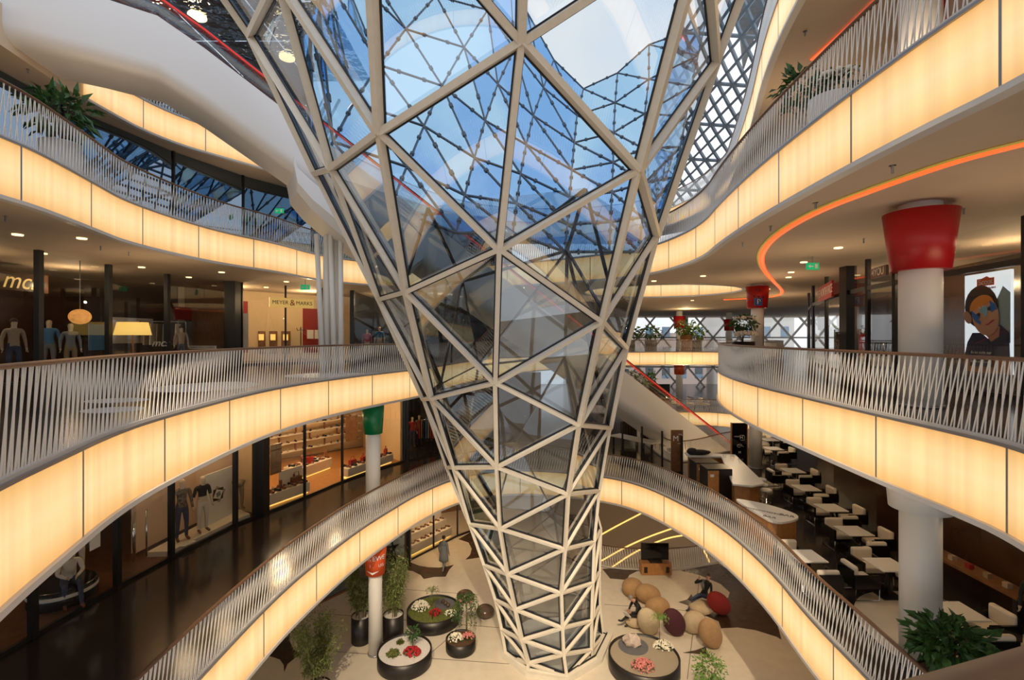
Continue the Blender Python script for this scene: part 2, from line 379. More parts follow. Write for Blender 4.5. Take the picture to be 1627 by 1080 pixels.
def slab(name, outer, holes, z0, z1, mats, kind='structure'):
    loops = [outer] + holes; pts = [p for l in loops for p in l]
    tri = tessellate_polygon([[Vector((p[0], p[1], 0)) for p in l] for l in loops])
    n = len(pts); mb = MB()
    mb.add([(p[0], p[1], z1) for p in pts], tri, 0); mb.add([(p[0], p[1], z0) for p in pts], tri, 1)
    b = 0
    for l in loops:
        m = len(l); vs = [(p[0], p[1], z0) for p in l] + [(p[0], p[1], z1) for p in l]
        mb.add(vs, [(i, (i + 1) % m, m + (i + 1) % m, m + i) for i in range(m)], 1)
    o = mb.build(name, mats); tag(o, kind=kind); return o
def text(s, size, m, origin, xd, yd, parent=None, name='lettering', ext=.004, align='CENTER', shear=0):
    c = bpy.data.curves.new('t', 'FONT'); c.body = s; c.size = size; c.extrude = ext; c.align_x = align; c.align_y = 'CENTER'; c.shear = shear
    o = bpy.data.objects.new('t', c); COL.objects.link(o); bpy.context.view_layer.update()
    me = bpy.data.meshes.new_from_object(o.evaluated_get(bpy.context.evaluated_depsgraph_get())); bpy.data.objects.remove(o)
    me.materials.clear(); me.materials.append(m)
    x = Vector(xd).normalized(); y = Vector(yd).normalized(); zz = x.cross(y).normalized()
    R = Matrix((x, y, zz)).transposed().to_4x4(); me.transform(Matrix.Translation(origin) @ R)
    return link(name, me, parent)

# ------------------------------------------------------------------ floor edges (plan, metres; camera at the origin)
V1 = loop([(-5.75, 7.5), (-5.6, 5), (-4.9, 2.5), (-3, .5), (0, -.5), (3, 0), (5.3, 2.5), (6.3, 6), (6.6, 9), (6.68, 11.0), (7.02, 13.3), (7.0, 16.2), (6.5, 18.5), (5.55, 20.9), (4.2, 22.25), (1, 23.3), (-1, 23), (-2.5, 22), (-3.75, 19.85), (-4.5, 17.7), (-5.06, 15.9), (-5.6, 13.1), (-5.76, 11.36), (-5.8, 9)])
V1B = loop([(8.3, 24.6), (10.0, 25.6), (11.5, 27), (14.0, 28.2), (16.6, 30.6), (18.6, 35), (19, 39), (17, 41.3), (13.3, 41.3), (9.4, 39), (8.2, 34), (7.9, 29), (7.9, 25.6)])
V2 = loop([(.13, .325), (.4, .365), (1.5, .95), (3.5, 2.4), (5.3, 4.4), (6.07, 5.82), (6.15, 7.05), (6.23, 8.77), (6.4, 11), (6.55, 13), (6.97, 15.6), (7.68, 18.3), (9, 21.5), (11.5, 24.5), (15, 28), (19, 34), (20.5, 40), (17, 43), (11, 42.5), (5, 39), (0, 33), (-2.3, 27), (-3.2, 22.5), (-3.85, 19.8), (-4.7, 17.8), (-5.3, 16.2), (-5.9, 14), (-6.12, 11.5), (-5.75, 7.9), (-5.42, 6.6), (-4.95, 5.39), (-4.55, 4.36), (-3.9, 3), (-2.5, 1.4), (-1, .35), (-.3, .3)], .22)
V3 = loop([(5.14, 4.93), (5.09, 6.06), (5.14, 8.05), (5.36, 10.9), (5.76, 13.7), (6.16, 15.6), (6.16, 17.8), (5.65, 20.3), (4.2, 22.0), (0, 25), (-4.5, 26), (-7.1, 24.4), (-8.8, 22.2), (-9.25, 19.4), (-10.35, 17), (-10.55, 13.5), (-10.0, 11.7), (-9.43, 9.7), (-9.4, 9), (-9, 6), (-7, 2.5), (-3, -1.5), (1, -2), (3.8, .5), (4.9, 3)])
V3B = loop([(8.4 + 4.4 * cos(a), 27.8 + 4 * sin(a)) for a in [2 * pi * i / 16 for i in range(16)]])
V4 = loop([(6.42, 11), (7.2, 13.9), (8.85, 18.2), (10.1, 22), (12, 28), (10, 36), (0, 38), (-6, 33), (-9, 25), (-11.8, 21.3), (-13.5, 18.8), (-13.6, 15.7), (-13.3, 13.6), (-12.4, 8), (-8, 3), (-2, 0), (3, 2), (5, 5), (5.9, 8)])
OUT = [Vector(p) for p in [(-32, -9), (40, -9), (40, 66), (-32, 66)]]
def hole(p): return offset(p, -.09, True)
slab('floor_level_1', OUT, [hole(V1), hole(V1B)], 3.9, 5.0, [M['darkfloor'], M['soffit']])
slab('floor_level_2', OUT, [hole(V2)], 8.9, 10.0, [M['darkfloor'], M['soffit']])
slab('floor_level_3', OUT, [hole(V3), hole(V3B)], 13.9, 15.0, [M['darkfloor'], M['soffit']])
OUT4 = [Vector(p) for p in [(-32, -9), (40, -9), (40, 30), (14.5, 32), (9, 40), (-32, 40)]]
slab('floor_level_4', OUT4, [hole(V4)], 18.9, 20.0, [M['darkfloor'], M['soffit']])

band('glowing band of the lowest gallery, arching behind the glass funnel', V1, 5, True)
railing('railing of the lowest gallery, white rods and dark handrail arching behind the funnel', V1, 5, True, lean=3.4)
band('small glowing band around the far opening where the escalator comes down', V1B, 5, True)
railing('far round railing around the opening at the foot of the escalator', V1B, 5, True, 60)
def c2(p): return 'near' if abs(p.x) < 1.2 and p.y < 2 else 'far' if p.y > 24 else 'left' if p.x < 0 else 'right'
L2 = {'near': 'brown wooden handrail and rods close in front of the camera', 'left': 'eye level railing on the left, below the clothes shop windows', 'right': 'eye level railing on the right, in front of the large red capped column', 'far': 'distant eye level railing carrying plants, beyond the funnel'}
B2 = {'near': 'glowing band below the nearest handrail', 'left': 'wide glowing band on the left at eye level, under the clothes shop railing', 'right': 'wide glowing band on the right, sweeping over the café tables', 'far': 'distant short glowing band right of the funnel, below plants'}
for c, run in split(V2, c2):
    band(B2[c], run, 10); railing(L2[c], run, 10, keep=100 if c in ('left', 'right') else 40, lean=2.8 if c == 'right' else 2.2)
def c3(p): return 'left' if p.x < 0 else 'right'
for c, run in split(V3, c3):
    band({'left': 'glowing band of the upper left gallery with the poles in front', 'right': 'glowing band of the upper right gallery above the red column cap'}[c], run, 15)
    railing({'left': 'upper left railing of white rods in front of dark blue glass', 'right': 'upper right railing with a plant and flowers behind it'}[c], run, 15, lean=.6 if c == 'left' else 1.7)
band('lens shaped glowing band in the right ceiling opening beyond the funnel', V3B, 15, True)
def c4(p):
    q = p - K0_; s_ = q.dot(EN_); return 'cut' if abs(s_) < 1.5 and p.x < -9 and p.y < 18 else 'left' if p.x < 0 else 'right'
K0_ = Vector((-11.5, 15.1)); EN_ = Vector((14.9, -25.2)).normalized()
for i4, (c, run) in enumerate(split(V4, c4)):
    if c == 'cut': continue
    if c == 'left' and run[len(run) // 2].y < 13: c = 'near'
    band({'near': 'topmost left glowing band before the escalator landing', 'left': 'topmost left glowing band partly behind the escalator', 'right': 'topmost right glowing band beside the lattice roof'}[c], run, 20)
    railing({'near': 'topmost left railing before the escalator landing', 'left': 'topmost left railing above the escalator underside', 'right': 'topmost right railing beside the lattice roof'}[c], run, 20, keep=30)

# ------------------------------------------------------------------ glass funnel
RINGS = {  # chain order K L C B R S T J ; (picture x, picture y, distance)
    'w': dict(J=(400, 55, 14.0), K=(445, -34, 10.9), L=(585, -215, 8.0), C=(838, -350, 7.3), B=(1115, -120, 9.2), R=(1135, 98, 12.6)),
    'x': dict(K=(529, 267, 13.2), L=(605, 211, 10.9), C=(827.5, 68, 9.9), B=(1011, 270, 11.6), R=(1041, 374, 14.5), S=(930, 300, 17.3), T=(680, 330, 17.4), J=(503, 274, 15.3)),
    'y': dict(K=(604, 475, 15.6), L=(646, 463, 13.4), C=(793, 396, 11.9), B=(954, 510, 13.2), R=(993, 552, 16), S=(901, 398, 18), T=(735, 447, 19), J=(640, 462, 18)),
    'z': dict(K=(674, 633, 17.3), L=(687, 632, 15.3), C=(787, 607, 13.6), B=(919, 674, 14.4), R=(968, 679, 16.8), S=(898, 566, 19), T=(760, 580, 19.6), J=(700, 610, 19)),
    'a': dict(K=(711, 742, 18), L=(721, 742, 16.5), C=(789.5, 741, 15), B=(902, 784, 15.4), R=(951, 779, 17.3), S=(920, 715, 19.3), T=(820, 700, 19.8), J=(740, 720, 19.3)),
    'b': dict(K=(745, 815, 18.6), L=(747, 832, 17.2), C=(795, 839, 15.9), B=(897, 871, 15.9), R=(943, 860, 17.3), S=(953, 841, 18.7), T=(880, 815, 19.8), J=(790, 805, 19.6)),
    'c': dict(K=(770, 880, 18.7), L=(770, 897, 17.4), C=(807, 911, 16.3), B=(891, 941, 16.2), R=(941, 925, 17.3), S=(951, 908, 18.8), T=(890, 880, 19.9), J=(810, 870, 19.7)),
    'd': dict(K=(788, 940, 18.8), L=(788, 952, 17.5), C=(819.5, 967, 16.5), B=(893, 996, 16.3), R=(939, 985, 17.3), S=(951, 962, 18.8), T=(895, 930, 19.9), J=(825, 925, 19.7)),
    'e': dict(K=(798, 985, 18.7), L=(798, 999, 17.5), C=(830, 1015, 16.5), B=(895, 1038, 16.3), R=(939, 1031, 17.3), S=(957, 1010, 18.6), T=(897, 975, 19.8), J=(832, 970, 19.6)),
    'f': dict(K=(803, 1025, 18.6), L=(805, 1041, 17.5), C=(840.5, 1052, 16.6), B=(900, 1074, 16.3), R=(946, 1066, 17.2), S=(964, 1041, 18.5), T=(898, 1011, 19.7), J=(838, 1010, 19.5))}
ORD = 'wxyzabcdef'; CH = 'KLCBRSTJ'
ND = {(r, c): at(*RINGS[r][c]) for r in ORD for c in RINGS[r]}
for c in 'KLCBRSTJ':          # foot ring on the floor
    p = ND['f', c]; ND['g', c] = Vector((p.x + (p.x - 1.6) * .02, p.y + (p.y - 18.0) * .02, .12))
ND['v', 'R'] = at(1220, -130, 10.6); ND['v', 'J'] = at(300, -90, 12.6); ND['v', 'K'] = at(330, -190, 10.2); ND['v', 'B'] = at(1250, -420, 7.5)
ORD2 = 'v' + ORD + 'g'
AX = {r: sum((ND[r, c] for c in CH if (r, c) in ND), Vector()) / sum((r, c) in ND for c in CH) for r in ORD2}
AX['w'] = Vector((-.2, 13.2, AX['w'].z)); AX['v'] = Vector((-.2, 12.8, AX['v'].z))
def outw(p, r):
    n = p - AX[r]; n.z = 0; n.normalize(); n.z = -.35; return n.normalized()
edges, tris = [], []
DIAG = {'KL': 1, 'LC': 1, 'CB': -1, 'BR': -1, 'RS': -1, 'ST': 1, 'TJ': 1, 'JK': 1}
for i, r in enumerate(ORD2):
    for j, c in enumerate(CH):
        c2_ = CH[(j + 1) % 8]; nx = ORD2[i + 1] if i + 1 < len(ORD2) else None
        a, b = (r, c), (r, c2_)
        if a in ND and b in ND and not (r in 'x' and c in 'RST'): edges.append((a, b))
        if nx:
            p, q = (nx, c), (nx, c2_)
            if a in ND and p in ND: edges.append((a, p))
            if nx != 'g':
                if DIAG[c + c2_] == 1 and a in ND and q in ND: edges.append((a, q))
                if DIAG[c + c2_] == -1 and b in ND and p in ND: edges.append((b, p))
            D = DIAG[c + c2_]
            for t3 in ([(a, b, q), (a, q, p)] if D == 1 else [(a, b, p), (b, q, p)]):
                if all(k in ND for k in t3): tris.append(t3)
FUN = empty('glass_funnel', (1.6, 18, 0)); tag(FUN, 'huge tapering glass funnel of cream steel triangles rising from the ground floor', 'glass funnel')
def near_first(ks): return sum(ND[k].y for k in ks) / len(ks) + (0 if all(k[1] in 'KLCBR' for k in ks) else 30) + (8 if any(k[0] == 'v' for k in ks) else 0)
edges.sort(key=near_first); tris.sort(key=near_first)
rest = MB()
for n, (a, b) in enumerate(edges):
    A, B = ND[a], ND[b]; o = (outw(A, a[0]) + outw(B, b[0])).normalized()
    w = .165 if a[1] == b[1] else .145
    q_ = max(ORD2.index(a[0]), ORD2.index(b[0])); w *= 1 if q_ < 3 else .85 if q_ < 4 else .72 if q_ < 6 else .6
    mb = MB() if n < 100 else rest
    dp = .20 if q_ < 3 else .15 if q_ < 5 else .10
    if all(k[1] in 'JKLCBR' for k in (a, b)) or (q_ > 4 and a[1] in 'RS' and b[1] in 'RS'): mb.bar(A, B, w, dp, o, 0, dp * .3); mb.bar(A, B, w + (.07 if q_ < 5 else .055), .04, o, 1, -.05)
    else: mb.bar(A, B, w * .5, .12, o, 1, .0)
    if n < 100: mb.build('strut', [M['steel'], M['gasket']], FUN)
tag(rest.build('rear_struts', [M['steel'], M['gasket']], FUN), kind='stuff')
rest = MB()
for n, t3 in enumerate(tris):
    P = [ND[k] - outw(ND[k], k[0]) * .07 for k in t3]; nn = (P[1] - P[0]).cross(P[2] - P[0]).normalized() * .004
    mb = MB() if n < 100 else rest
    mb.add([p for p in P], [(0, 1, 2)], 0)
    if n < 100: mb.build('glass_pane', M['fglass'], FUN)
tag(rest.build('rear_glass_panes', M['fglass'], FUN), kind='stuff')
base = [ND['g', c] for c in CH]; ring = [Vector((p.x, p.y)) for p in base]
if area(ring) < 0: ring = ring[::-1]
MB().prism(offset(ring, -.22, True), 0, .13).build('base_ring', M['steel'], FUN)

# ------------------------------------------------------------------ outdoor roof skin seen through the funnel
RIBS = [[(480, 60), (500, 10), (530, -50), (570, -120)],
        [(500, 290), (549, 182), (583, 133), (613, 86), (645, 46), (687, 0), (740, -60)],
        [(620, 330), (648, 261), (680, 185), (702, 137), (723, 100), (741, 69), (773, 19), (810, -45)],
        [(725, 370), (742, 294), (763, 218), (776, 174), (788, 140), (798, 118), (814, 86), (838, 20)],
        [(815, 370), (826, 283), (835, 235), (844, 196), (852, 167), (867, 131), (880, 95)],
        [(898, 400), (904, 327), (909, 267), (913, 221), (917, 182), (927, 141)],
        [(968, 400), (971, 327), (974, 268), (975, 204), (977, 166), (981, 116)],
        [(1015, 400), (1025, 300), (1020, 215), (1032, 116), (1031, 71)],
        [(1060, 330), (1080, 240), (1100, 130), (1120, 40)]]
NR = 7; G = []
for i, rb in enumerate(RIBS):
    pts = resample([Vector(p) for p in rb], sum((Vector(rb[k + 1]) - Vector(rb[k])).length for k in range(len(rb) - 1)) / (NR - 1), False)
    near = {0: .86, 1: .92, 8: .95}.get(i, 1.0); G.append([at(p.x, p.y, near * (18.6 + 1.5 * k + .22 * k * k)) for k, p in enumerate(pts[:NR])])
ROOF = empty('glass_roof', (0, 24, 15)); tag(ROOF, 'blue triangulated glass roof skin curving down behind the clear funnel front', 'glass roof')
rb_mb = []
for i in range(len(G)):
    for k in range(NR):
        if k + 1 < NR: rb_mb.append((G[i][k], G[i][k + 1]))
        if i + 1 < len(G):
            rb_mb.append((G[i][k], G[i + 1][k]))
            if k + 1 < NR: rb_mb.append((G[i][k + 1], G[i + 1][k]))
rest = MB()
for n, (a, b) in enumerate(sorted(rb_mb, key=lambda s: s[0].y)):
    mb = MB() if n < 100 else rest; d = b - a
    mb.bar(a, b, .07, .09, (0, -1, .6))
    for f in (.3, .7): mb.bar(a + d * (f - .025), a + d * (f + .025), .16, .14, (0, -1, .6))
    if n < 100: mb.build('rib', M['rib'], ROOF)
if rest.v: tag(rest.build('upper_ribs', M['rib'], ROOF), kind='stuff')
for i in range(len(G) - 1):
    for k in range(NR - 1):
        MB().add([G[i][k], G[i + 1][k], G[i][k + 1]], [(0, 1, 2)]).build('glass_pane', M['bglass'], ROOF)
        MB().add([G[i + 1][k], G[i + 1][k + 1], G[i][k + 1]], [(0, 1, 2)]).build('glass_pane', M['bglass'], ROOF)

# lattice roof on the right
def lattice(name, label, cat, A, B, C, D, nu, nv, w, gm, mm, bow=0, horizontals=True, kind=None):
    """A bottom left, B bottom right, C top right, D top left"""
    t = empty(name, (A + B) / 2); tag(t, label, cat, kind=kind)
    nrm = (B - A).cross(D - A).normalized()
    def S(u, v): return A * (1 - u) * (1 - v) + B * u * (1 - v) + C * u * v + D * (1 - u) * v + nrm * (bow * 4 * u * (1 - u))
    segs = []
    for i in range(nu):
        for k in range(nv):
            if (i + k) % 2 == 0: segs.append((S(i / nu, k / nv), S((i + 1) / nu, (k + 1) / nv)))
            else: segs.append((S((i + 1) / nu, k / nv), S(i / nu, (k + 1) / nv)))
    if horizontals:
        for k in range(0, nv + 1, horizontals):
            for i in range(nu): segs.append((S(i / nu, k / nv), S((i + 1) / nu, k / nv)))
    rest = MB(); segs.sort(key=lambda s: s[0].length)
    for n, (a, b) in enumerate(segs):
        mb = MB() if n < 100 else rest
        mb.bar(a, b, w, w * 1.3, nrm)
        if n < 100: mb.build('lattice_bar', mm, t)
    if rest.v: tag(rest.build('far_lattice_bars', mm, t), kind='stuff')
    mb = MB(); vs = [S(i / nu, k / nv) + nrm * .1 for k in range(nv + 1) for i in range(nu + 1)]
    mb.add(vs, [(k * (nu + 1) + i, k * (nu + 1) + i + 1, (k + 1) * (nu + 1) + i + 1, (k + 1) * (nu + 1) + i) for k in range(nv) for i in range(nu)])
    mb.build('glazing', gm, t)
    return t
lattice('lattice_roof', 'grey steel diamond lattice roof with white sky behind, right of the funnel', 'lattice roof',
        at(1030, 345, 46), at(1150, 345, 40), at(1235, -90, 23), at(1085, -90, 29), 12, 26, .15, glass('clear_roof_glass', (.97, .98, 1), (1, 1, 1), .01, .4), M['lattice'], 0, 4)
mb = MB(); q = [at(1166, -60, 33), at(1240, -60, 29), at(1182, 110, 36)]; mb.add(q + [p + Vector((0, .2, .1)) for p in q], [(0, 1, 2), (3, 4, 5), (0, 1, 4, 3), (1, 2, 5, 4), (2, 0, 3, 5)]); tag(mb.build('ceiling_dark_roof', M['black']), kind='structure')
# far glazed facade at the end of the gallery
lattice('lattice_facade', 'distant white triangulated glass wall at the far end of the gallery', 'glass wall',
        Vector((10, 64, 0)), Vector((44, 60, 0)), Vector((44, 60, 15)), Vector((10, 64, 15)), 22, 8, .20, M['sglass'], mat('pale_lattice', (.68, .66, .62), .5), 0, 2)
for k, (x, y, w_, h, c) in enumerate([(14, 78, 10, 15, (.62, .57, .50)), (27, 82, 11, 12, (.55, .42, .36)), (40, 80, 12, 17, (.66, .63, .58))]):
    t = empty('city_building', (x, y, -4)); tag(t, ['pale building outside behind the far glass wall, leftmost', 'low reddish building outside behind the far glass wall', 'tall pale building outside behind the far glass wall, rightmost'][k], 'building')
    MB().box(x - w_ / 2, y, -4, x + w_ / 2, y + 8, h).build('building_wall', mat('facade_paint', c, .8), t)
    for r_ in range(4):
        for q in range(4):
            MB().box(x - w_ / 2 + .8 + q * w_ / 4, y - .06, 1 + r_ * 3.4, x - w_ / 2 + .8 + q * w_ / 4 + 1.3, y + .02, 2.8 + r_ * 3.4).build('window', M['dglass'], t)

# mirror ceiling and dark glass on the upper left
t = empty('ceiling_mirror', (-14, 20, 25)); tag(t, kind='structure')
for i in range(5):
    for j in range(3):
        x0, y0 = -24 + i * 3.3, 15.5 + j * 3.6
        P = [Vector((x0, y0, 25)), Vector((x0 + 3.27, y0, 25)), Vector((x0 + 3.27, y0 + 3.57, 25)), Vector((x0, y0 + 3.57, 25))]
        for tr in ((0, 1, 2), (0, 2, 3)):
            mb = MB(); q = [P[k] for k in tr]; c = sum(q, Vector()) / 3; q = [c + (p - c) * .99 for p in q]
            mb.add(q + [p + Vector((0, 0, .06)) for p in q], [(0, 1, 2), (3, 4, 5), (0, 1, 4, 3), (1, 2, 5, 4), (2, 0, 3, 5)]); mb.build('mirror_panel', M['mirror'], t)
for (x, y) in [(-13.4, 20.9), (-11, 24), (-17, 19)]:
    tag(MB().lathe([(.36, 0), (.36, .05)], (x, y, 24.94), 24).build('ceiling_lamp', M['lamp']), {-13.4: 'round glowing lamp in the rippled mirror ceiling', -11: 'round lamp in the mirror ceiling next to the funnel', -17: 'round lamp at the left end of the mirror ceiling'}[x], 'lamp')
t = empty('wall_upper_left', (-16, 26.3, 20)); tag(t, kind='structure')
MB().box(-26, 26.3, 20, -11, 26.4, 25).build('dark_glazing', M['dglass'], t); MB().box(-26, 26.2, 23.9, -11, 26.5, 25.2).build('black_fascia', M['black'], t)
for i in range(8): MB().bar((-26 + i * 2.1, 26.2, 20), (-26 + i * 2.1 + 2.1 * (1 if i % 2 else -1) + (2.1 if i % 2 == 0 else 0), 26.2, 24), .1, .12, (0, -1, 0)).build('bracing', M['black'], t)

# ------------------------------------------------------------------ long escalator
K0 = Vector((-11.5, 15.1)); KB = Vector((13.7, 30.0)); ED = (KB - K0).normalized(); EN = Vector((ED.y, -ED.x)); ELEN = (KB - K0).length   # EN points to the camera side
def ez(t): return 21.25 - 17.8 * t if t > .02 else 20.9
PATH = [(-.22, 20.9), (-.1, 20.9), (-.03, 20.88), (.02, 20.78), (.06, 20.18)] + [(t / 100, ez(t / 100)) for t in range(10, 117, 6)] + [(1.17, .6), (1.24, .45)]
def sweep(sec, path, mats, name, parent, m=0):
    """sec: list of (side offset towards the camera, height offset)"""
    mb = MB(); vs = []; n = len(sec)
    for (t_, z) in path:
        c = K0 + ED * (t_ * ELEN)
        for (s, h) in sec: p = c + EN * s; vs.append((p.x, p.y, z + h))
    fs = [(i * n + k, i * n + (k + 1) % n, (i + 1) * n + (k + 1) % n, (i + 1) * n + k) for i in range(len(path) - 1) for k in range(n)] + [tuple(range(n)), tuple(range((len(path) - 1) * n, len(path) * n))]
    mb.add(vs, fs, m, False)
    for i in range(len(mb.s) - 2): mb.s[i] = True
    return mb.build(name, mats, parent)
ESC = empty('escalator', (13.7, 30, 0)); tag(ESC, 'long white escalator crossing behind the funnel from upper left to lower right', 'escalator')
arc = [(1.12 - .45 + .45 * cos(a), -1.35 + .45 - .45 * sin(a) * 1 - 0) for a in [0, .26, .52, .79, 1.05, 1.31, 1.57]]
sec = [(1.12, 0)] + [(x, z - .45 + .45 * 0) for x, z in arc] + [(-x, z - .45) for x, z in arc[::-1]] + [(-1.12, 0)]
o = sweep(sec, PATH, M['escal'], 'truss_cladding', ESC)
md = o.modifiers.new('w', 'EDGE_SPLIT'); md.split_angle = radians(50)
sweep([(1.02, 0), (1.02, .62), (.99, .62), (.99, 0)], PATH, M['sglass'], 'glass_balustrade', ESC); sweep([(-1.02, 0), (-1.02, .62), (-.99, .62), (-.99, 0)], PATH, M['sglass'], 'glass_balustrade', ESC)
sweep([(1.05, .62), (1.05, .70), (.95, .70), (.95, .62)], PATH, M['black'], 'handrail', ESC); sweep([(-1.05, .62), (-1.05, .70), (-.95, .70), (-.95, .62)], PATH, M['black'], 'handrail', ESC)
sweep([(1.065, .60), (1.065, .64), (1.0, .64), (1.0, .60)], PATH, M['redglow'], 'red_light_strip', ESC)
mb = MB()     # steps
for k in range(150):
    t_ = .03 + k * .0075
    z = ez(t_); c = K0 + ED * (t_ * ELEN); a = c + EN * .6; b = c - EN * .6; d2 = ED * .22
    mb.hexa([(a.x, a.y, z - .35), (b.x, b.y, z - .35), (b.x + d2.x, b.y + d2.y, z - .35), (a.x + d2.x, a.y + d2.y, z - .35), (a.x, a.y, z - .12), (b.x, b.y, z - .12), (b.x + d2.x, b.y + d2.y, z - .12), (a.x + d2.x, a.y + d2.y, z - .12)])
tag(mb.build('steps', M['greymetal'], ESC), kind='stuff')
blk = [(.146, -1.72), (.15, -2.35), (.165, -2.6), (.2, -2.8), (.25, -2.85), (.285, -2.5), (.30, -1.72)]
mb = MB(); vs = []
for (t_, h) in blk:
    c = K0 + ED * (t_ * ELEN)
    for s, f in ((1.16, .45), (1.16, .82), (.95, 1.0), (-.95, 1.0), (-1.16, .82), (-1.16, .45)):
        p = c + EN * s; vs.append((p.x, p.y, ez(t_) - 1.0 + (h + 1.0) * f))
fs = [(i * 6 + k, i * 6 + (k + 1) % 6, i * 6 + 6 + (k + 1) % 6, i * 6 + 6 + k) for i in range(6) for k in range(6)] + [tuple(range(6)), tuple(range(36, 42))]
mb.add(vs, fs, 0, False).build('support_block', M['escal'], ESC)
for k, (x0, x1, yb) in enumerate([(503, 513, 597), (519, 519, 597), (525, 532, 596), (533, 537, 596), (541, 542, 595)]):
    a = at(x1, 592, 17.9 + .25 * (k % 2)); a.z = 10; dz = 18.0 + .25 * (k % 2); b = at(x0, 352, dz); b.z = 15.1
    tag(MB().tube([a, b], [.15, .12] if k == 1 else [.10, .085], 14).build('support_pole', M['white']), ['leaning white pole at the left of the bundle under the escalator block', 'second white pole from the left, the thickest of the bundle', 'third white pole from the left, leaning right in the bundle', 'fourth white pole from the left in the bundle', 'rightmost white pole of the bundle, nearest the funnel'][k], 'pole', 'white poles carrying the escalator')

# ------------------------------------------------------------------ ground floor
VG = loop([on(930, 885, 0), on(958, 903, 0), on(1040, 907, 0), on(1100, 903, 0), on(1143, 892, 0), (13, 26.5), (12.5, 33), (9, 37), (4, 36), (1.5, 31), (2.6, 26.5)])
OUTG = [Vector(p) for p in [(-32, 4), (40, 4), (40, 66), (-32, 66)]]
slab('floor_ground', OUTG, [hole(VG)], -.4, 0, [M['cream'], M['soffit']])
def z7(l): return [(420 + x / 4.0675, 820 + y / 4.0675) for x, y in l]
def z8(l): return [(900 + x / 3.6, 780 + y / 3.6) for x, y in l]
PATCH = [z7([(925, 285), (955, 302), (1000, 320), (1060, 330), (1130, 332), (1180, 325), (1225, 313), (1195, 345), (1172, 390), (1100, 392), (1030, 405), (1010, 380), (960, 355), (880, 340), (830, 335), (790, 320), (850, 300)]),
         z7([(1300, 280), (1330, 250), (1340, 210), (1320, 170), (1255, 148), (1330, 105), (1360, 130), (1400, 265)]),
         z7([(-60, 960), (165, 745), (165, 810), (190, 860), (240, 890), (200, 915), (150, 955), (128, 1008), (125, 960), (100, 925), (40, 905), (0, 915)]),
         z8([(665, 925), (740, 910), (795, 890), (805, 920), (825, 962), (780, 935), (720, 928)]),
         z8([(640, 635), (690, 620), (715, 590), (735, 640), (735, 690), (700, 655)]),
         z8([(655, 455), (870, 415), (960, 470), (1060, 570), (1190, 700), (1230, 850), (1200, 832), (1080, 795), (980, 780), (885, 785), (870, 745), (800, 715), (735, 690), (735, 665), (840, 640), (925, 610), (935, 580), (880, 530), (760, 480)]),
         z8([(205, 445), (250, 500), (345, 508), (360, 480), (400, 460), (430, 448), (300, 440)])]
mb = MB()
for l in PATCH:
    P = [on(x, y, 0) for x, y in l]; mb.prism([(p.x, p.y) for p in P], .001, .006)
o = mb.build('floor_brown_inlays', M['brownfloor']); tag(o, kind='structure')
mb = MB()
for a, b in [((430, 968), (830, 1000)), ((430, 1028), (830, 1056)), ((960, 960), (1120, 972)), ((1117, 870), (1092, 1079)), ((960, 1000), (975, 1030)), ((1117, 960), (1240, 976)), ((600, 933), (760, 945)), ((640, 1075), (712, 1014))]:
    mb.bar(on(*a, 0) + Vector((0, 0, .004)), on(*b, 0) + Vector((0, 0, .004)), .02, .004)
tag(mb.build('floor_joints', M['joint']), kind='structure')
railing('ground floor railing in front of the ramp, behind the screen on the wooden box', VG, 0, True, 60)
mb = MB(); mb.add([(0, 24.2, -6), (16, 24.2, -6), (16, 36.5, 1.0), (0, 36.5, 1.0)], [(0, 1, 2, 3)]); tag(mb.build('wall_ramp', mat('tan_ramp', (.34, .25, .16), .5)), kind='structure')
def rampz(y): return -6 + (y - 24.2) / 12.3 * 7
def on_ramp(x, y):
    u = (x - CX) / F; v = (HY - y) / F; d = (EYE + 6 + 24.2 * 7 / 12.3) / (7 / 12.3 - v); return Vector((u * d, d, EYE + v * d + .02))
for l in [[(200, 250), (280, 205), (425, 130)], [(200, 400), (340, 320), (470, 262), (605, 215)], [(255, 440), (380, 355), (520, 290), (600, 265), (665, 255)], [(785, 340), (805, 375), (820, 415)]]:
    P = chaikin(l, 2, False); tag(MB().tube([on_ramp(*q) for q in z8(P)], .045, 6).build('light_strip', M['ledwarm']), {200: 'yellow light line on the ramp wall, upper left', 255: 'yellow light line on the ramp wall passing behind the screen', 785: 'short yellow light line at the right end of the ramp wall'}[l[0][0]] if not (l[0][1] == 400) else 'long yellow light line in the middle of the ramp wall', 'light strip')

# ------------------------------------------------------------------ walls and shop fronts
def V2_(l): return [Vector(p) for p in l]
def wall(name, pts, z0, z1, m, th=.12):
    mb = MB(); ribbon(mb, V2_(pts), 0, th, z0, z1); o = mb.build(name, m); tag(o, kind='structure'); return o
def front(name, pts, z0, z1, post=.10, m='black', skip=(), gm='sglass', transom=None, thick=()):
    t = empty(name, (pts[0][0], pts[0][1], z0)); tag(t, kind='structure'); P = V2_(pts)
    for i in range(len(P) - 1):
        if i in skip: continue
        a, b = P[i], P[i + 1]; MB().add([(a.x, a.y, z0 + .03), (b.x, b.y, z0 + .03), (b.x, b.y, z1 - .02), (a.x, a.y, z1 - .02)], [(0, 1, 2, 3)]).build('glass_pane', M[gm], t)
        if transom: MB().bar((a.x, a.y, transom), (b.x, b.y, transom), .10, .14).build('transom', M[m], t)
    for i, p in enumerate(P):
        w = post * (3.2 if i in thick else 1)
        MB().box(p.x - w / 2, p.y - w / 2, z0, p.x + w / 2, p.y + w / 2, z1).build('mullion', M[m], t)
    mb = MB(); ribbon(mb, P, -.04, .04, z0, z0 + .08); mb.build('sill', M[m], t)
    return t
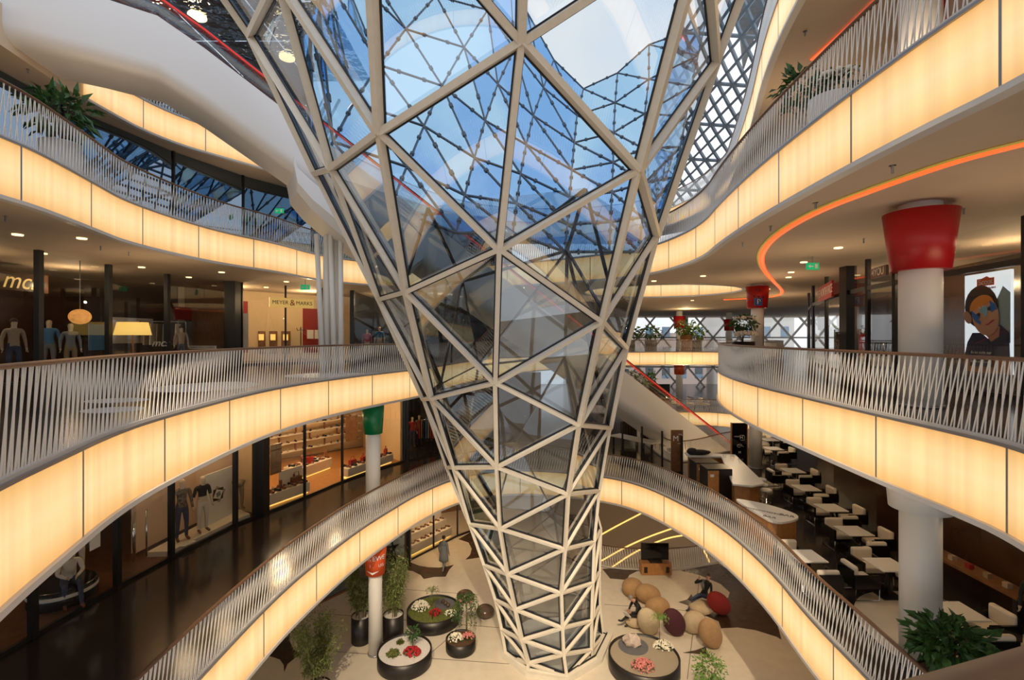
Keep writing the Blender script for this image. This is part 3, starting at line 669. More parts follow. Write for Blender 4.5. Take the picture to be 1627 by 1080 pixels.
def hit(x, A, B):
    """distance at which the sight line of column x meets the plan line AB"""
    u = (x - CX) / F; A = Vector(A); B = Vector(B); d = B - A
    s = (u * A.y - A.x) / (d.x - u * d.y); return A.y + s * d.y
def wbox(name, A, B, x0, y0, x1, y1, depth, m, parent=None, lift=0.0, bevel=0):
    """a box flat on the plan line AB covering the given picture rectangle (its height taken at the middle)"""
    d0, d1 = hit(x0, A, B), hit(x1, A, B); p, q = at(x0, 0, d0), at(x1, 0, d1); dm = (d0 + d1) / 2
    z0, z1 = EYE + (HY - y1) / F * dm, EYE + (HY - y0) / F * dm
    n = Vector((q.y - p.y, -(q.x - p.x), 0)).normalized()
    if n.dot(Vector((-p.x, -p.y, 0))) < 0: n = -n
    a = p + n * lift; b = q + n * lift; c = b + n * depth; d = a + n * depth
    mb = MB().hexa([(a.x, a.y, z0), (b.x, b.y, z0), (c.x, c.y, z0), (d.x, d.y, z0), (a.x, a.y, z1), (b.x, b.y, z1), (c.x, c.y, z1), (d.x, d.y, z1)])
    o = mb.build(name, m, parent, bevel); e_x = (q - p); e_x.z = 0
    cc = (a + b) / 2 + n * (depth + .006); cc.z = (z0 + z1) / 2
    return o, cc, e_x.normalized(), e_x.length, z1 - z0
UP = Vector((0, 0, 1))
# left, eye level
F2 = [(-13.3, 8), (-13.6, 11.2), (-13.98, 14.5), (-14.3, 17.4), (-14.05, 20.0), (-12.95, 22.75)]
front('window_1', F2, 10, 13.9, .16, thick=(5,))
F2B = [(-12.7, 23.1), (-11.3, 24.5), (-10.0, 25.85), (-8.85, 27.0)]; front('window_2', F2B, 10, 13.9, .07)
F2C = [(-8.75, 27.05), (-6.9, 27.9), (-5.0, 28.6), (-1.2, 30.2), (3, 33)]; front('window_3', F2C, 10, 13.9, .14)
wall('wall_shop_left', [(-19.5, 6), (-20, 17), (-19.2, 22), (-16.4, 25.9)], 10, 13.9, M['wall_dark'])
wall('wall_boutique', [(-17.0, 25.0), (-12.4, 30.2), (-9.0, 33)], 10, 13.9, M['wall_warm'])
wall('wall_boutique_side', [(-12.95, 22.9), (-16.9, 25.4)], 10, 13.9, M['wall_wood']); wall('wall_dark_shop', [(-8.9, 27.3), (-9.2, 32.8), (6, 36)], 10, 13.9, M['black'])
# left, first floor
F1 = [(-10.3, 6), (-10.22, 8.6), (-10.1, 10.35), (-9.97, 12.4), (-9.75, 14.05), (-9.3, 16.5), (-8.9, 17.4)]; front('window_4', F1, 5, 8.9, .13, thick=(6,))
F1B = [(-8.8, 17.6), (-8.15, 19.3), (-7.4, 21.4), (-6.5, 23.4), (-5.45, 24.9)]; front('window_5', F1B, 5, 8.9, .09)
F1C = [(-5.35, 25.0), (-3.4, 27.2), (-1, 29)]; front('window_6', F1C, 5, 8.9, .16)
wall('wall_denim_shop', [(-15.5, 5), (-15.5, 14), (-14.5, 19.5)], 5, 8.9, M['wall_wood'])
wall('wall_shoe_shop', [(-14.4, 20), (-12.0, 25.5), (-8.6, 28.6)], 5, 8.9, M['wall_warm']); wall('wall_shoe_side', [(-9.0, 17.7), (-14.3, 19.9)], 5, 8.9, M['wall_warm']); wall('wall_shoe_end', [(-5.6, 25.1), (-8.5, 28.4)], 5, 8.9, M['wall_warm'])
wall('wall_end_shop', [(-8.4, 28.9), (-4, 32), (2, 34)], 5, 8.9, M['black'])
o = MB().prism([(-10.35, 6), (-10.15, 10.35), (-10.05, 12.4), (-9.85, 14.05), (-14.4, 19.3), (-15.4, 14), (-15.4, 6)], 5.0, 5.012).build('floor_denim_shop', M['woodfloor']); tag(o, kind='structure')
o = MB().prism([(-8.9, 17.75), (-8.2, 19.3), (-7.5, 21.4), (-6.6, 23.4), (-5.6, 24.95), (-8.5, 28.3), (-12, 25.3), (-14.2, 20)], 5.0, 5.012).build('floor_shoe_shop', M['lwood']); tag(o, kind='structure')
# ground floor, left
F0 = [(-12.5, 13), (-10.6, 16.8), (-8.3, 20.7), (-6.9, 22.6), (-5.35, 24.6)]; front('window_7', F0, 0, 3.9, .08, 'wall_wood', gm='dglass')
F0B = [(-5.25, 24.75), (-4.2, 26.3), (-3.1, 27.9), (-1, 30)]; front('window_8', F0B, 0, 3.9, .09, thick=(0,))
wall('wall_ground_left', [(-9, 24.8), (-5.6, 31), (2, 35)], 0, 3.9, M['wall_wood']); wall('wall_ground_wood', [(-13, 13.2), (-11.0, 17.2), (-8.7, 21.1), (-5.8, 25.0)], 0, 3.9, M['wall_wood'])
# right, eye level
R2 = [(10.3, 6), (10.6, 8.6), (10.85, 10.35), (11.15, 12.9), (11.4, 14.6), (11.75, 16.2), (12.25, 17.9), (13.4, 20.9), (15.1, 24.6), (17.3, 28.6), (20, 33)]
front('window_9', R2, 10, 13.9, .12, transom=12.95, thick=(6,))
wall('wall_shop_right', [(15.6, 6), (15.4, 14), (16.8, 20), (20, 27), (23, 33)], 10, 13.9, M['wall_dark'])
# right, first floor
R1 = [(11.0, 5), (11.3, 9), (11.6, 12), (12.4, 16.5), (13.9, 21), (16.3, 26), (20, 32)]
wall('wall_cafe_right', R1, 5, 8.9, M['wall_dark'])
# upper left glass on the third floor
R3 = [(-14.2, 8), (-14.4, 12), (-14.6, 16), (-13.8, 20), (-12.6, 23), (-10.6, 26), (-7, 29), (-1, 31)]; front('window_10', R3, 15, 18.9, .10, gm='dglass')
wall('wall_upper_shop', [(-18.5, 8), (-18.8, 16), (-17.5, 22), (-14, 28), (-8, 33), (0, 35)], 15, 18.9, M['black'])
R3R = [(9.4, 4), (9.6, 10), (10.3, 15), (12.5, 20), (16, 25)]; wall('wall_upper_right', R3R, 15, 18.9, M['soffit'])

# ------------------------------------------------------------------ ceiling fixtures
def strip(label, pts, Z, m, r=.07):
    P = chaikin([on(x, y, Z) for x, y in pts], 2, False)
    return tag(MB().tube([(p.x, p.y, Z) for p in P], r, 8, flat=.4).build('light_strip', m), label, 'light strip')
CUR = [(1640, 225), (1560, 245), (1500, 262), (1400, 297), (1300, 335), (1240, 369), (1215, 393), (1208, 412), (1215, 432), (1232, 450), (1244, 462), (1240, 469), (1215, 473), (1150, 476)]
strip('orange glowing strip snaking along the ceiling to the red column cap', CUR, 13.88, M['ledorange'], .085)
strip('thin dull yellow strip running beside the orange ceiling strip', [(x - 5 if y < 400 else x - 6 if y < 445 else x, y - 3) for x, y in CUR], 13.88, M['ledyellow'], .035)
strip('red light line on the topmost right ceiling', [(1290, 95), (1327, 63), (1394, 0), (1430, -40)], 18.87, M['ledorange'], .06)
used = []
DL = MB().lathe([(.11, 0), (.11, .03)], (0, 0, 0), 14).build('downlight', M['lamp'], world=False)
def downlight(x, y, Z, label, group): place(DL, used, on(x, y, Z) - Vector((0, 0, .03)), 0, label, group, 'downlight'); 
used0 = []
for (x, y) in [(130, 378), (352, 432), (376, 451), (423, 456), (68, 402), (455, 447), (28, 372), (225, 424), (300, 440)]: downlight(x, y, 13.9, 'small round downlight in the left ceiling above the clothes shop front', 'downlights in the left ceiling')
for (x, y) in [(1332, 393), (1277, 416), (1257, 432), (1253, 440), (1117, 438), (1039, 446), (1220, 459), (1350, 436), (1100, 477)]: downlight(x, y, 13.9, 'small downlight in the right ceiling beside the orange strip', 'downlights in the right ceiling')
SPR = MB().lathe([(.02, -.12), (.02, 0), (.05, 0), (.05, .02)], (0, 0, 0), 8).build('sprinkler', M['greymetal'], world=False); us = []
for (x, y, Z) in [(1417, 263), (1295, 322), (1224, 360), (1180, 385), (1146, 406), (1375, 334), (1405, 390), (1532, 331)] and [(1418, 263, 13.9), (1296, 322, 13.9), (1224, 359, 13.9), (1180, 385, 13.9), (1531, 331, 13.9), (1372, 379, 13.9), (160, 391, 13.9), (205, 400, 13.9), (9, 343, 13.9), (45, 110, 18.9), (1279, 50, 18.9)]:
    place(SPR, us, on(x, y, Z), 0, 'tiny sprinkler head hanging from the ' + ('left' if x < 800 else 'right') + (' top' if Z > 14 else '') + ' gallery ceiling', 'sprinkler heads', 'sprinkler')
def exit_sign(p, label):
    t = empty('exit_sign', p); tag(t, label, 'sign')
    MB().box(p.x - .2, p.y - .03, p.z - .11, p.x + .2, p.y + .03, p.z + .11).build('sign_box', M['exitgreen'], t, .01)
    MB().bar((p.x - .14, p.y - .035, p.z), (p.x + .0, p.y - .035, p.z), .03, .03).add([(p.x - .16, p.y - .04, p.z), (p.x - .09, p.y - .04, p.z + .06), (p.x - .09, p.y - .04, p.z - .06)], [(0, 1, 2)]).box(p.x + .06, p.y - .04, p.z - .07, p.x + .14, p.y - .032, p.z + .07).build('arrow', M['paper'], t)
    MB().tube([(p.x, p.y, p.z + .1), (p.x, p.y, p.z + .34)], .012, 6).build('hanger', M['greymetal'], t)
q = on(485, 445, 13.9); exit_sign(q - Vector((0, 0, .32)), 'green emergency exit sign left of the white poles')
q = on(1291, 407, 13.9); exit_sign(q - Vector((0, 0, .32)), 'green emergency exit sign on the right ceiling')
q = on(444, 325, 16.7); exit_sign(at(444, 335, 23), 'green emergency exit sign behind the upper left railing')

# ------------------------------------------------------------------ columns
def column(x, y, z0, z1, r, label, cup=None, cm=None, cr=(.5, .42), ch=1.0, group=None):
    t = empty('column', (x, y, z0)); tag(t, label, 'column', group)
    MB().lathe([(r, 0), (r, z1 - z0)], (x, y, z0), 28).build('shaft', M['white'], t)
    MB().lathe([(r + .03, 0), (r + .03, .05)], (x, y, z0), 28).build('base_ring', M['greymetal'], t)
    if cup is not None: MB().lathe([(cr[1], 0), (cr[0], ch)], (x, y, z1 - cup - ch), 40).build('capital', cm, t)
    return t
column(7.9, 9.5, 5, 8.9, .33, 'large white column among the café tables with a white capital', .02, M['white'], (.57, .50), .86)
column(7.9, 9.5, 10, 13.9, .34, 'large white column with the big red capital at eye level', .16, M['red'], (.60, .47), 1.12)
column(7.9, 9.5, 15, 18.9, .34, 'pale column behind the upper right railing')
column(11.8, 23.8, 5, 8.9, .29, 'white column beside the black menu board')
c_ = column(11.95, 23.9, 10, 13.9, .29, 'white column with a red capital marked with a blue parking sign', .12, M['red'], (.52, .45), 1.05)
column(16.7, 49, 5, 8.9, .32, 'distant white column with an orange capital below the far gallery', .1, M['orange'], (.55, .48), 1.2)
column(16.7, 49, 10, 13.9, .32, 'distant white column with a red capital on the far gallery', .5, M['red'], (.58, .5), 1.25)
column(23, 52, 10, 13.9, .32, 'distant column with a red capital behind the flower planter', .7, M['red'], (.55, .48), 1.2)
column(20.5, 62 - 4, 10, 13.9, .3, 'farthest small column with an orange capital near the glass wall', 1.2, M['orange'], (.5, .45), 1.3)
column(30.4, 50, 10, 13.9, .3, 'slim far column in front of the lattice, right of the parking column')
column(-5.08, 17.95, 5, 8.9, .26, 'white column with a green capital on the left gallery', .05, M['green'], (.40, .335), 1.03)
column(-4.9, 17.6, 0, 3.9, .24, 'white column with an orange capital between the bamboo pots', .02, M['orange'], (.40, .33), 1.0)
# lettering on the capitals
def on_cup(s, size, m, cx, cy, r, z, a=0.0, lean=.12):
    """letters wrapped one by one around a capital, centred on the side facing the camera"""
    th = atan2(-cy, -cx) + a; adv = size * .72; n = len(s)
    for i, ch in enumerate(s):
        if ch == ' ': continue
        q = th + (i - (n - 1) / 2) * adv / r; nrm = Vector((cos(q), sin(q), 0)); x_ = Vector((-sin(q), cos(q), 0))
        yield text(ch, size, m, Vector((cx, cy, z)) + nrm * (r + .012), x_, UP + nrm * lean)
def cup_text(col_name, rows, cx, cy):
    root = [o for o in SC.objects if o.name.startswith('column') and o.type == 'EMPTY' and abs(o.location.x - cx) < .01 and abs(o.location.z - col_name) < .01][0]
    for (s, size, m, r, z, a) in rows:
        for o in on_cup(s, size, m, cx, cy, r, z, a): o.parent = root; o.matrix_parent_inverse = Matrix.Translation(root.location).inverted()
cup_text(0, [('REWE', .24, M['white'], .392, 3.55, .1), ('1. UG', .15, M['white'], .372, 3.28, .1)], -4.9, 17.6)
cup_text(5, [('und', .15, M['gasket'], .555, 8.62, .35), ('..............', .05, M['red'], .53, 8.3, 0)], 7.9, 9.5)
cup_text(5, [('SATURN', .18, M['gasket'], .55, 8.62, 0), ('1. - 4.', .16, M['gasket'], .53, 8.25, 0), ('^', .6, M['gasket'], .51, 7.7, 0)], 16.7, 49)
root = c_
MB().box(11.56, 23.38, 12.83, 11.92, 23.43, 13.18).build('parking_sign', M['blue'], root); text('P', .34, M['white'], Vector((11.74, 23.365, 13.0)), (1, 0, 0), UP, root)
for (dx, dz) in [(-.08, .82), (.05, .82), (-.22, .52), (0, .5), (.22, .48), (.02, .3)]: MB().ball((11.74 + dx, 23.36, 12.75 + dz), (.035, .012, .06), 6, 4).build('pictogram', M['gasket'], root)
mb = MB()
# chevron below the letters on the orange capital
mb.add([(-5.12, 17.25, 3.12), (-4.9, 17.22, 2.98), (-4.66, 17.25, 3.12), (-4.9, 17.23, 3.05)], [(0, 1, 2, 3)])
r_ = [o for o in SC.objects if o.type == 'EMPTY' and o.name.startswith('column') and abs(o.location.x + 4.9) < .01][0]; mb.build('chevron', M['white'], r_)

# ------------------------------------------------------------------ figures
BONES = [('pelvis', 'waist', 1), ('waist', 'chest', 1), ('chest', 'neck', 1), ('neck', 'head0', 0), ('head0', 'head1', 0), ('head1', 'head2', 0)]
for s in 'LR': BONES += [('chest', 'sh' + s, 1), ('sh' + s, 'el' + s, 1), ('el' + s, 'wr' + s, 1), ('wr' + s, 'ha' + s, 0), ('pelvis', 'hip' + s, 2), ('hip' + s, 'kn' + s, 2), ('kn' + s, 'an' + s, 2), ('an' + s, 'to' + s, 3)]
RAD = dict(pelvis=.135, waist=.12, chest=.145, neck=.06, head0=.072, head1=.092, head2=.06, sh=.068, el=.047, wr=.033, ha=.034, hip=.098, kn=.064, an=.043, to=.04)
STAND = dict(pelvis=(0, 0, .95), waist=(0, 0, 1.12), chest=(0, .01, 1.33), neck=(0, 0, 1.49), head0=(0, -.02, 1.57), head1=(0, -.025, 1.65), head2=(0, 0, 1.73))
for s, k in (('L', 1), ('R', -1)):
    STAND.update({'sh' + s: (.18 * k, .01, 1.42), 'el' + s: (.25 * k, .04, 1.13), 'wr' + s: (.26 * k, -.05, .88), 'ha' + s: (.26 * k, -.075, .82), 'hip' + s: (.09 * k, 0, .90), 'kn' + s: (.11 * k, -.02, .5), 'an' + s: (.12 * k, .02, .09), 'to' + s: (.14 * k, -.15, .04)})
def figure(name, label, cat, loc, rz, mats, J=None, hair=None, group=None, scale=1.0, noseless=False, sleeves=True, legs_only=False):
    P = dict(STAND); P.update(J or {}); t = empty(name, loc, rz); t.scale = (scale,) * 3; tag(t, label, cat, group)
    bones = [b for b in BONES if not legs_only or b[2] >= 2]
    keys = ['pelvis'] + [b[1] for b in bones]; idx = {k: i for i, k in enumerate(keys)}
    me = bpy.data.meshes.new('b'); me.from_pydata([P[k] for k in keys], [(idx[a], idx[b]) for a, b, _ in bones], [])
    o = bpy.data.objects.new('b', me); COL.objects.link(o); o.modifiers.new('s', 'SKIN'); sm = o.modifiers.new('u', 'SUBSURF'); sm.levels = 1
    for k, i in idx.items():
        r = RAD.get(k) or RAD[k[:-1]]; sv = me.skin_vertices[0].data[i]; sv.radius = (r, r * (.8 if k in ('chest', 'waist', 'pelvis') else 1)); sv.use_root = (k == 'pelvis')
    bpy.context.view_layer.update(); ev = bpy.data.meshes.new_from_object(o.evaluated_get(bpy.context.evaluated_depsgraph_get())); bpy.data.objects.remove(o)
    mb = MB(); segs = [(Vector(P[a]), Vector(P[b]), m) for a, b, m in bones]
    vs = [v.co.copy() for v in ev.vertices]
    for p in ev.polygons:
        c = p.center; best = 9; bm_ = 1
        for a, b, m in segs:
            d = b - a; u = max(0, min(1, (c - a).dot(d) / max(1e-9, d.length_squared))); q = (c - a - d * u).length
            if q < best: best = q; bm_ = m
        if not sleeves and bm_ == 1:
            for s in 'LR':
                if (c - Vector(P['wr' + s])).length < (c - Vector(P['sh' + s])).length: bm_ = 0
        mb.f.append(list(p.vertices)); mb.m.append(bm_); mb.s.append(True)
    mb.v = [tuple(v) for v in vs]
    if not legs_only:
        for s, k in (('L', 1), ('R', -1)):      # five fingers on each palm
            w, h = Vector(P['wr' + s]), Vector(P['ha' + s]); d = (h - w).normalized(); sd = d.cross(Vector((k, .2, 0))).normalized(); cu = sd.cross(d)
            for f in range(4):
                b = h + sd * (.011 * (f - 1.5) * 1.6); L = (.062, .075, .07, .052)[f]
                mb.tube([b, b + d * L * .55 + cu * .006, b + d * L * .9 + cu * .028], [.0095, .009, .007], 6, 0)
            b = w.lerp(h, .6) - sd * .025; mb.tube([b, b + d * .03 - sd * .025, b + d * .06 - sd * .028], [.011, .0105, .008], 6, 0)
        h = Vector(P['head1']); u = (Vector(P['head2']) - Vector(P['head0'])).normalized(); fw = Vector((0, -1, 0)); fw = (fw - u * fw.dot(u)).normalized(); rt = u.cross(fw)
        if not noseless:
            mb.ball(h + fw * .098 - u * .02, (.013, .018, .022), 6, 4, 0)
            for k in (-1, 1): mb.ball(h + rt * .088 * k - u * .01, (.012, .02, .03), 6, 4, 0); mb.ball(h + rt * .032 * k + fw * .088 + u * .015, .011, 6, 4, 3)
            mb.bar(h + fw * .093 - u * .052 - rt * .022, h + fw * .093 - u * .052 + rt * .022, .008, .008, u, 0)
    mb.build('body', mats, t, world=False)
    if hair:
        h = Vector(P['head1']); hd = MB(); hd.ball(h + Vector((0, .022, .028)), (.097, .098, .092), 10, 6); hd.build('hair', hair, t, world=False)
    return t
def SIT(lean=0.0, cross=False):
    d = dict(pelvis=(0, .08, .52), waist=(0, .10 - lean * .1, .70), chest=(0, .10 - lean * .35, .92), neck=(0, .08 - lean * .55, 1.08), head0=(0, .05 - lean * .7, 1.15), head1=(0, .03 - lean * .8, 1.22), head2=(0, .05 - lean * .82, 1.30))
    for s, k in (('L', 1), ('R', -1)):
        d.update({'sh' + s: (.18 * k, .09 - lean * .45, 1.0), 'el' + s: (.24 * k, -.05 - lean * .35, .76), 'wr' + s: (.10 * k, -.27 - lean * .2, .70), 'ha' + s: (.07 * k, -.32 - lean * .2, .70), 'hip' + s: (.10 * k, .05, .50), 'kn' + s: (.14 * k, -.38, .53), 'an' + s: (.14 * k, -.36, .09), 'to' + s: (.15 * k, -.53, .045)})
    if cross: d.update({'knL': (.06, -.42, .62), 'anL': (-.02, -.72, .36), 'toL': (-.05, -.86, .40)})
    return d
p = on(1011, 1000, 0)
MAN1 = figure('person', 'person in black jacket sitting on a pale stone seat, reading a newspaper', 'person', (p.x + .12, p.y + .12, 0), radians(-75), [M['skin'], M['cloth_black'], M['cloth_black'], M['black']], SIT(.5, True), M['ghair'])
MB().hexa([(p.x - .48, p.y - .12, .62), (p.x - .30, p.y - .30, .62), (p.x - .26, p.y - .26, .63), (p.x - .44, p.y - .08, .63), (p.x - .60, p.y - .22, .84), (p.x - .42, p.y - .40, .84), (p.x - .40, p.y - .38, .84), (p.x - .58, p.y - .20, .84)]).build('newspaper', M['paper']); tag(bpy.data.objects['newspaper'], 'open newspaper held by the seated person in the black jacket', 'newspaper')
p = on(1112, 968, 0)
J = SIT(-.5); J.update(elR=(-.30, -.12, .98), wrR=(-.14, -.12, 1.2), haR=(-.12, -.10, 1.26), knL=(.06, -.40, .74), anL=(-.16, -.62, .52), toL=(-.26, -.68, .47), knR=(-.14, -.40, .48), anR=(-.18, -.80, .12), toR=(-.2, -.94, .14), elL=(.3, .12, .78), wrL=(.3, -.08, .62), haL=(.3, -.13, .6))
MAN2 = figure('person', 'person leaning back against the red stone seat with one leg raised, hand at ear', 'person', (p.x + .15, p.y + .05, .02), radians(-52), [M['skin'], M['cloth_black'], M['cloth_denim'], M['black']], J, M['hair'])
MB().tube([(0, .05, 1.16), (0, -.06, 1.06), (0, .02, .8)], [.07, .085, .06], 8).build('scarf', M['cloth_grey'], MAN2, world=False)
p = on(705, 907, 0)
W_ = dict(knL=(.1, -.16, .5), anL=(.1, -.22, .1), toL=(.11, -.38, .05), knR=(-.1, .05, .5), anR=(-.1, .3, .13), toR=(-.1, .2, .04))
WALK = figure('person', 'person in grey coat walking across the pale floor near the shoe display', 'person', (p.x, p.y, 0), radians(160), [M['skin'], M['cloth_grey'], M['cloth_grey'], M['black']], W_, M['hair'], scale=.98)
MB().lathe([(.25, .52), (.22, .8), (.175, 1.08), (.2, 1.3)], (0, 0, 0), 14, 0, 1, .78).build('coat', M['cloth_grey'], WALK, world=False)
# shop mannequins
MM = [M['mskin'], None, None, M['brown_leather']]
def mann(label, x, y, d, z0, shirt, trous, rz=0, J=None, hair=None, scale=1.0, sleeves=True, group='shop window mannequins', legs=False, wig=None):
    p = at(x, y, d)
    return figure('mannequin', label, 'mannequin', (p.x, p.y, z0), radians(rz), [M['mskin'], M[shirt], M[trous], M['brown_leather']], J, hair, group, scale, True, sleeves, legs)
mann('tall mannequin in patterned jacket and dark jeans, front left of the denim board', 289, 860, 14.9, 5.16, 'cloth_plaid', 'cloth_denim', 55, scale=1.08)
mann('mannequin in dark shirt and pale skirt standing before the denim board', 322, 856, 15.55, 5.16, 'cloth_black', 'cloth_white', 60, scale=1.02, sleeves=False)
mann('legs only mannequin wearing jeans at the right of the denim board', 379, 821, 17.1, 5.3, 'cloth_khaki', 'cloth_khaki', 60, legs=True, scale=1.05)
mann('mannequin in pink jacket holding bags behind the eye level railing', 583, 548, 27.35 + .6, 10.1, 'cloth_pink', 'cloth_white', 15, scale=.98)
mann('mannequin in blue vest and beige trousers, nearest the funnel at eye level', 603, 548, 27.9 + .6, 10.1, 'cloth_blue', 'cloth_beige', 10, scale=1.06, sleeves=False)
mann('mannequin in pale suit beside the orange globe lamp', 78, 560, 16.6, 10.1, 'cloth_blue', 'cloth_grey', 40, scale=1.05)
mann('mannequin in grey jacket under the globe lamp', 112, 560, 15.9, 10.1, 'cloth_grey', 'cloth_khaki', 50, scale=.97)
mann('mannequin in a khaki coat at the left edge of the eye level shop', 22, 560, 14.6, 10.1, 'cloth_beige', 'cloth_denim', 60, hair=M['hair'], scale=1.02)
mann('mannequin in leather jacket right of the yellow lamp', 288, 550, 21.3, 10.1, 'cloth_beige', 'cloth_denim', 40, hair=M['hair'], scale=.98)
for k, (x, d, c, c2__) in enumerate([(655, 28.0, 'cloth_red', 'cloth_denim'), (666, 28.6, 'cloth_khaki', 'cloth_denim'), (682, 29.6, 'cloth_blue', 'cloth_black')]):
    mann(['mannequin in red top in the dark shop right of the green capital', 'mannequin in khaki jacket in the dark shop beside the funnel', 'mannequin in blue top, closest to the funnel in the dark shop'][k], x, 720, d, 5.05, c, c2__, 25, scale=1.0)
J = SIT(.15, False); J.update(toL=(.17, -.7, .05), anL=(.14, -.6, .09))
TT = at(100, 945, 11.85)
DISC = empty('display_turntable', (TT.x, TT.y, 5.012)); tag(DISC, 'round black display turntable with a white stripe behind the shop glass', 'display')
MB().lathe([(.64, 0), (.66, .06), (.66, .38), (.62, .42)], (TT.x, TT.y, 5.012), 36).build('drum', M['blackgloss'], DISC); MB().lathe([(.665, .24), (.668, .25), (.668, .31), (.665, .32)], (TT.x, TT.y, 5.012), 36).build('stripe', M['paper'], DISC)
figure('mannequin', 'seated mannequin in pale jacket and red shirt on the black turntable', 'mannequin', (TT.x + .25, TT.y - .1, 5.0), radians(50), [M['mskin'], M['cloth_white'], M['cloth_denim'], M['brown_leather']], J, None, 'shop window mannequins', .98, True)
mann('mannequin in cream trousers standing behind the turntable', 122, 880, 12.9, 5.02, 'cloth_grey', 'cloth_white', 60)

# ------------------------------------------------------------------ shop contents
# clothes shop, left at eye level
A2, B2_ = (-15.2, 11), (-15.4, 21)
def poster(name, label, cat, A, B, x0, y0, x1, y1, m, depth=.04, lift=0):
    o, c, xd, w, h = wbox(name, A, B, x0, y0, x1, y1, depth, m, None, lift); tag(o, label, cat); return o, c, xd, w, h
t = empty('table_lamp', at(211, 556, 17.6)); tag(t, 'table lamp with a wide yellow shade in the clothes shop window', 'lamp')
c = at(211, 522, 17.6); MB().lathe([(.56, 0), (.46, .46)], (c.x, c.y, c.z - .23), 24).build('lamp_shade', M['yellowshade'], t); MB().tube([(c.x, c.y, 10), (c.x, c.y, c.z - .2)], .03, 8).lathe([(.2, 0), (.2, .04)], (c.x, c.y, 10), 16).build('lamp_stand', M['brown_leather'], t)
c = at(127, 503, 16.2); t = empty('pendant_lamp', (c.x, c.y, 13.8)); tag(t, 'orange globe pendant lamp hanging in the clothes shop window', 'lamp')
MB().ball(c, (.30, .30, .25), 18, 12).build('globe', M['globe'], t); MB().tube([(c.x, c.y, c.z + .2), (c.x, c.y, 13.85)], .015, 6).build('cord', M['greymetal'], t)
def sign_text(label, s, size, A, B, x, y, m, lift=.03, cat='sign', shear=0, name='shop_lettering'):
    d = hit(x, A, B); p = at(x, y, d); e_ = (Vector((*B, 0)) - Vector((*A, 0))).normalized()
    if e_.dot(Vector((1, 0, 0))) < 0 and abs(e_.x) > abs(e_.y): e_ = -e_
    if p.x > 5: e_ = -e_ if e_.y > 0 else e_
    n = e_.cross(UP); o = text(s, size, m, p + n * lift, e_, UP, None, name, .008, shear=shear); tag(o, label, cat); return o
sign_text('white script lettering on the clothes shop door glass', 'mcs', .42, F2[4], F2[5], 253, 545, M['paper'], .06, shear=.35)
o, c, xd, w, h = poster('shop_sign', 'red wall sign with pale script letters at the top of the clothes shop', 'sign', (-16.6, 10), (-16.9, 21), -20, 432, 75, 462, M['wall_dark']); text('mcs', .8, M['signyellow'], c, xd, UP, o, shear=.35)
RK = empty('clothes_rack', at(250, 560, 20.8)); tag(RK, 'chrome clothes rack with garments behind the shop door', 'rack')
q = at(262, 556, 21.2); MB().tube([(q.x - .7, q.y - .5, 10), (q.x - .7, q.y - .5, 12), (q.x + .7, q.y + .3, 12), (q.x + .7, q.y + .3, 10)], .025, 8).build('rail_frame', M['chrome'], RK)
for k, cm in enumerate(['cloth_beige', 'cloth_white', 'cloth_khaki', 'cloth_grey', 'cloth_denim', 'cloth_white']):
    x = q.x - .5 + k * .19; y = q.y - .38 + k * .11; MB().hexa([(x - .03, y - .2, 11.0), (x + .03, y - .2, 11.0), (x + .03, y + .2, 11.0), (x - .03, y + .2, 11.0), (x - .02, y - .15, 11.9), (x + .02, y - .15, 11.9), (x + .02, y + .15, 11.9), (x - .02, y + .15, 11.9)]).build('garment', M[cm], RK)
for k, (x0, y0, x1, y1, cm, lb) in enumerate([(178, 505, 242, 545, 'cloth_white', 'pale picture wall panel behind the yellow lamp'), (255, 520, 262, 540, 'red', 'small red picture in the clothes shop'), (276, 488, 306, 508, 'cloth_red', 'red chest on the shelf at the back of the clothes shop'), (140, 515, 172, 556, 'cloth_blue', 'bluish poster of garments at the back of the clothes shop'), (282, 510, 316, 548, 'cloth_grey', 'large grey fashion poster near the shop pillar')]):
    poster('wall_panel', lb, 'panel', (-17.5, 12), (-16.3, 24), x0, y0, x1, y1, M[cm])
p = at(232, 440, 21); MB()
c = at(322, 552, 21.8); o = MB().box(c.x - .6, c.y - .02, c.z - .06, c.x + .6, c.y + .02, c.z + .08).build('shop_plate', M['paper']); tag(o, 'white plate with small dark letters at the foot of the shop glass', 'sign'); text('MARCO POLO CLASSICS', .10, M['gasket'], Vector((c.x, c.y - .03, c.z + .01)), (1, 0, 0), UP, o)
# boutique
AB, BB = F2B[0], F2B[3]; AW, BW = (-17.0, 25.0), (-12.4, 30.2)
o, c, xd, w, h = poster('boutique_sign', 'yellow lit boutique sign with dark capital letters and ampersand', 'sign', AB, BB, 427, 474, 497, 489, M['signyellow'], .08, .05)
text('MEYER', .26, M['gasket'], c - xd * (w * .27), xd, UP, o); text('&', .42, M['wall_red'], c, xd, UP, o); text('MARKS', .26, M['gasket'], c + xd * (w * .27), xd, UP, o)
o, c, xd, w, h = poster('price_board', 'tall white notice board with red heading standing in the boutique window', 'notice board', AB, BB, 379, 497, 400, 556, M['paper'], .03, -.5)
text('-- -- --', .1, M['red'], c + UP * (h * .3), xd, UP, o)
for r_ in range(9): MB().bar(c - xd * .2 + UP * (h * .15 - r_ * .11) + xd * .0, c + xd * (.02 + .03 * (r_ % 3)) + UP * (h * .15 - r_ * .11), .004, .012, (0, 0, 1)).build('text_line', M['red' if r_ % 3 == 0 else 'gasket'], o)
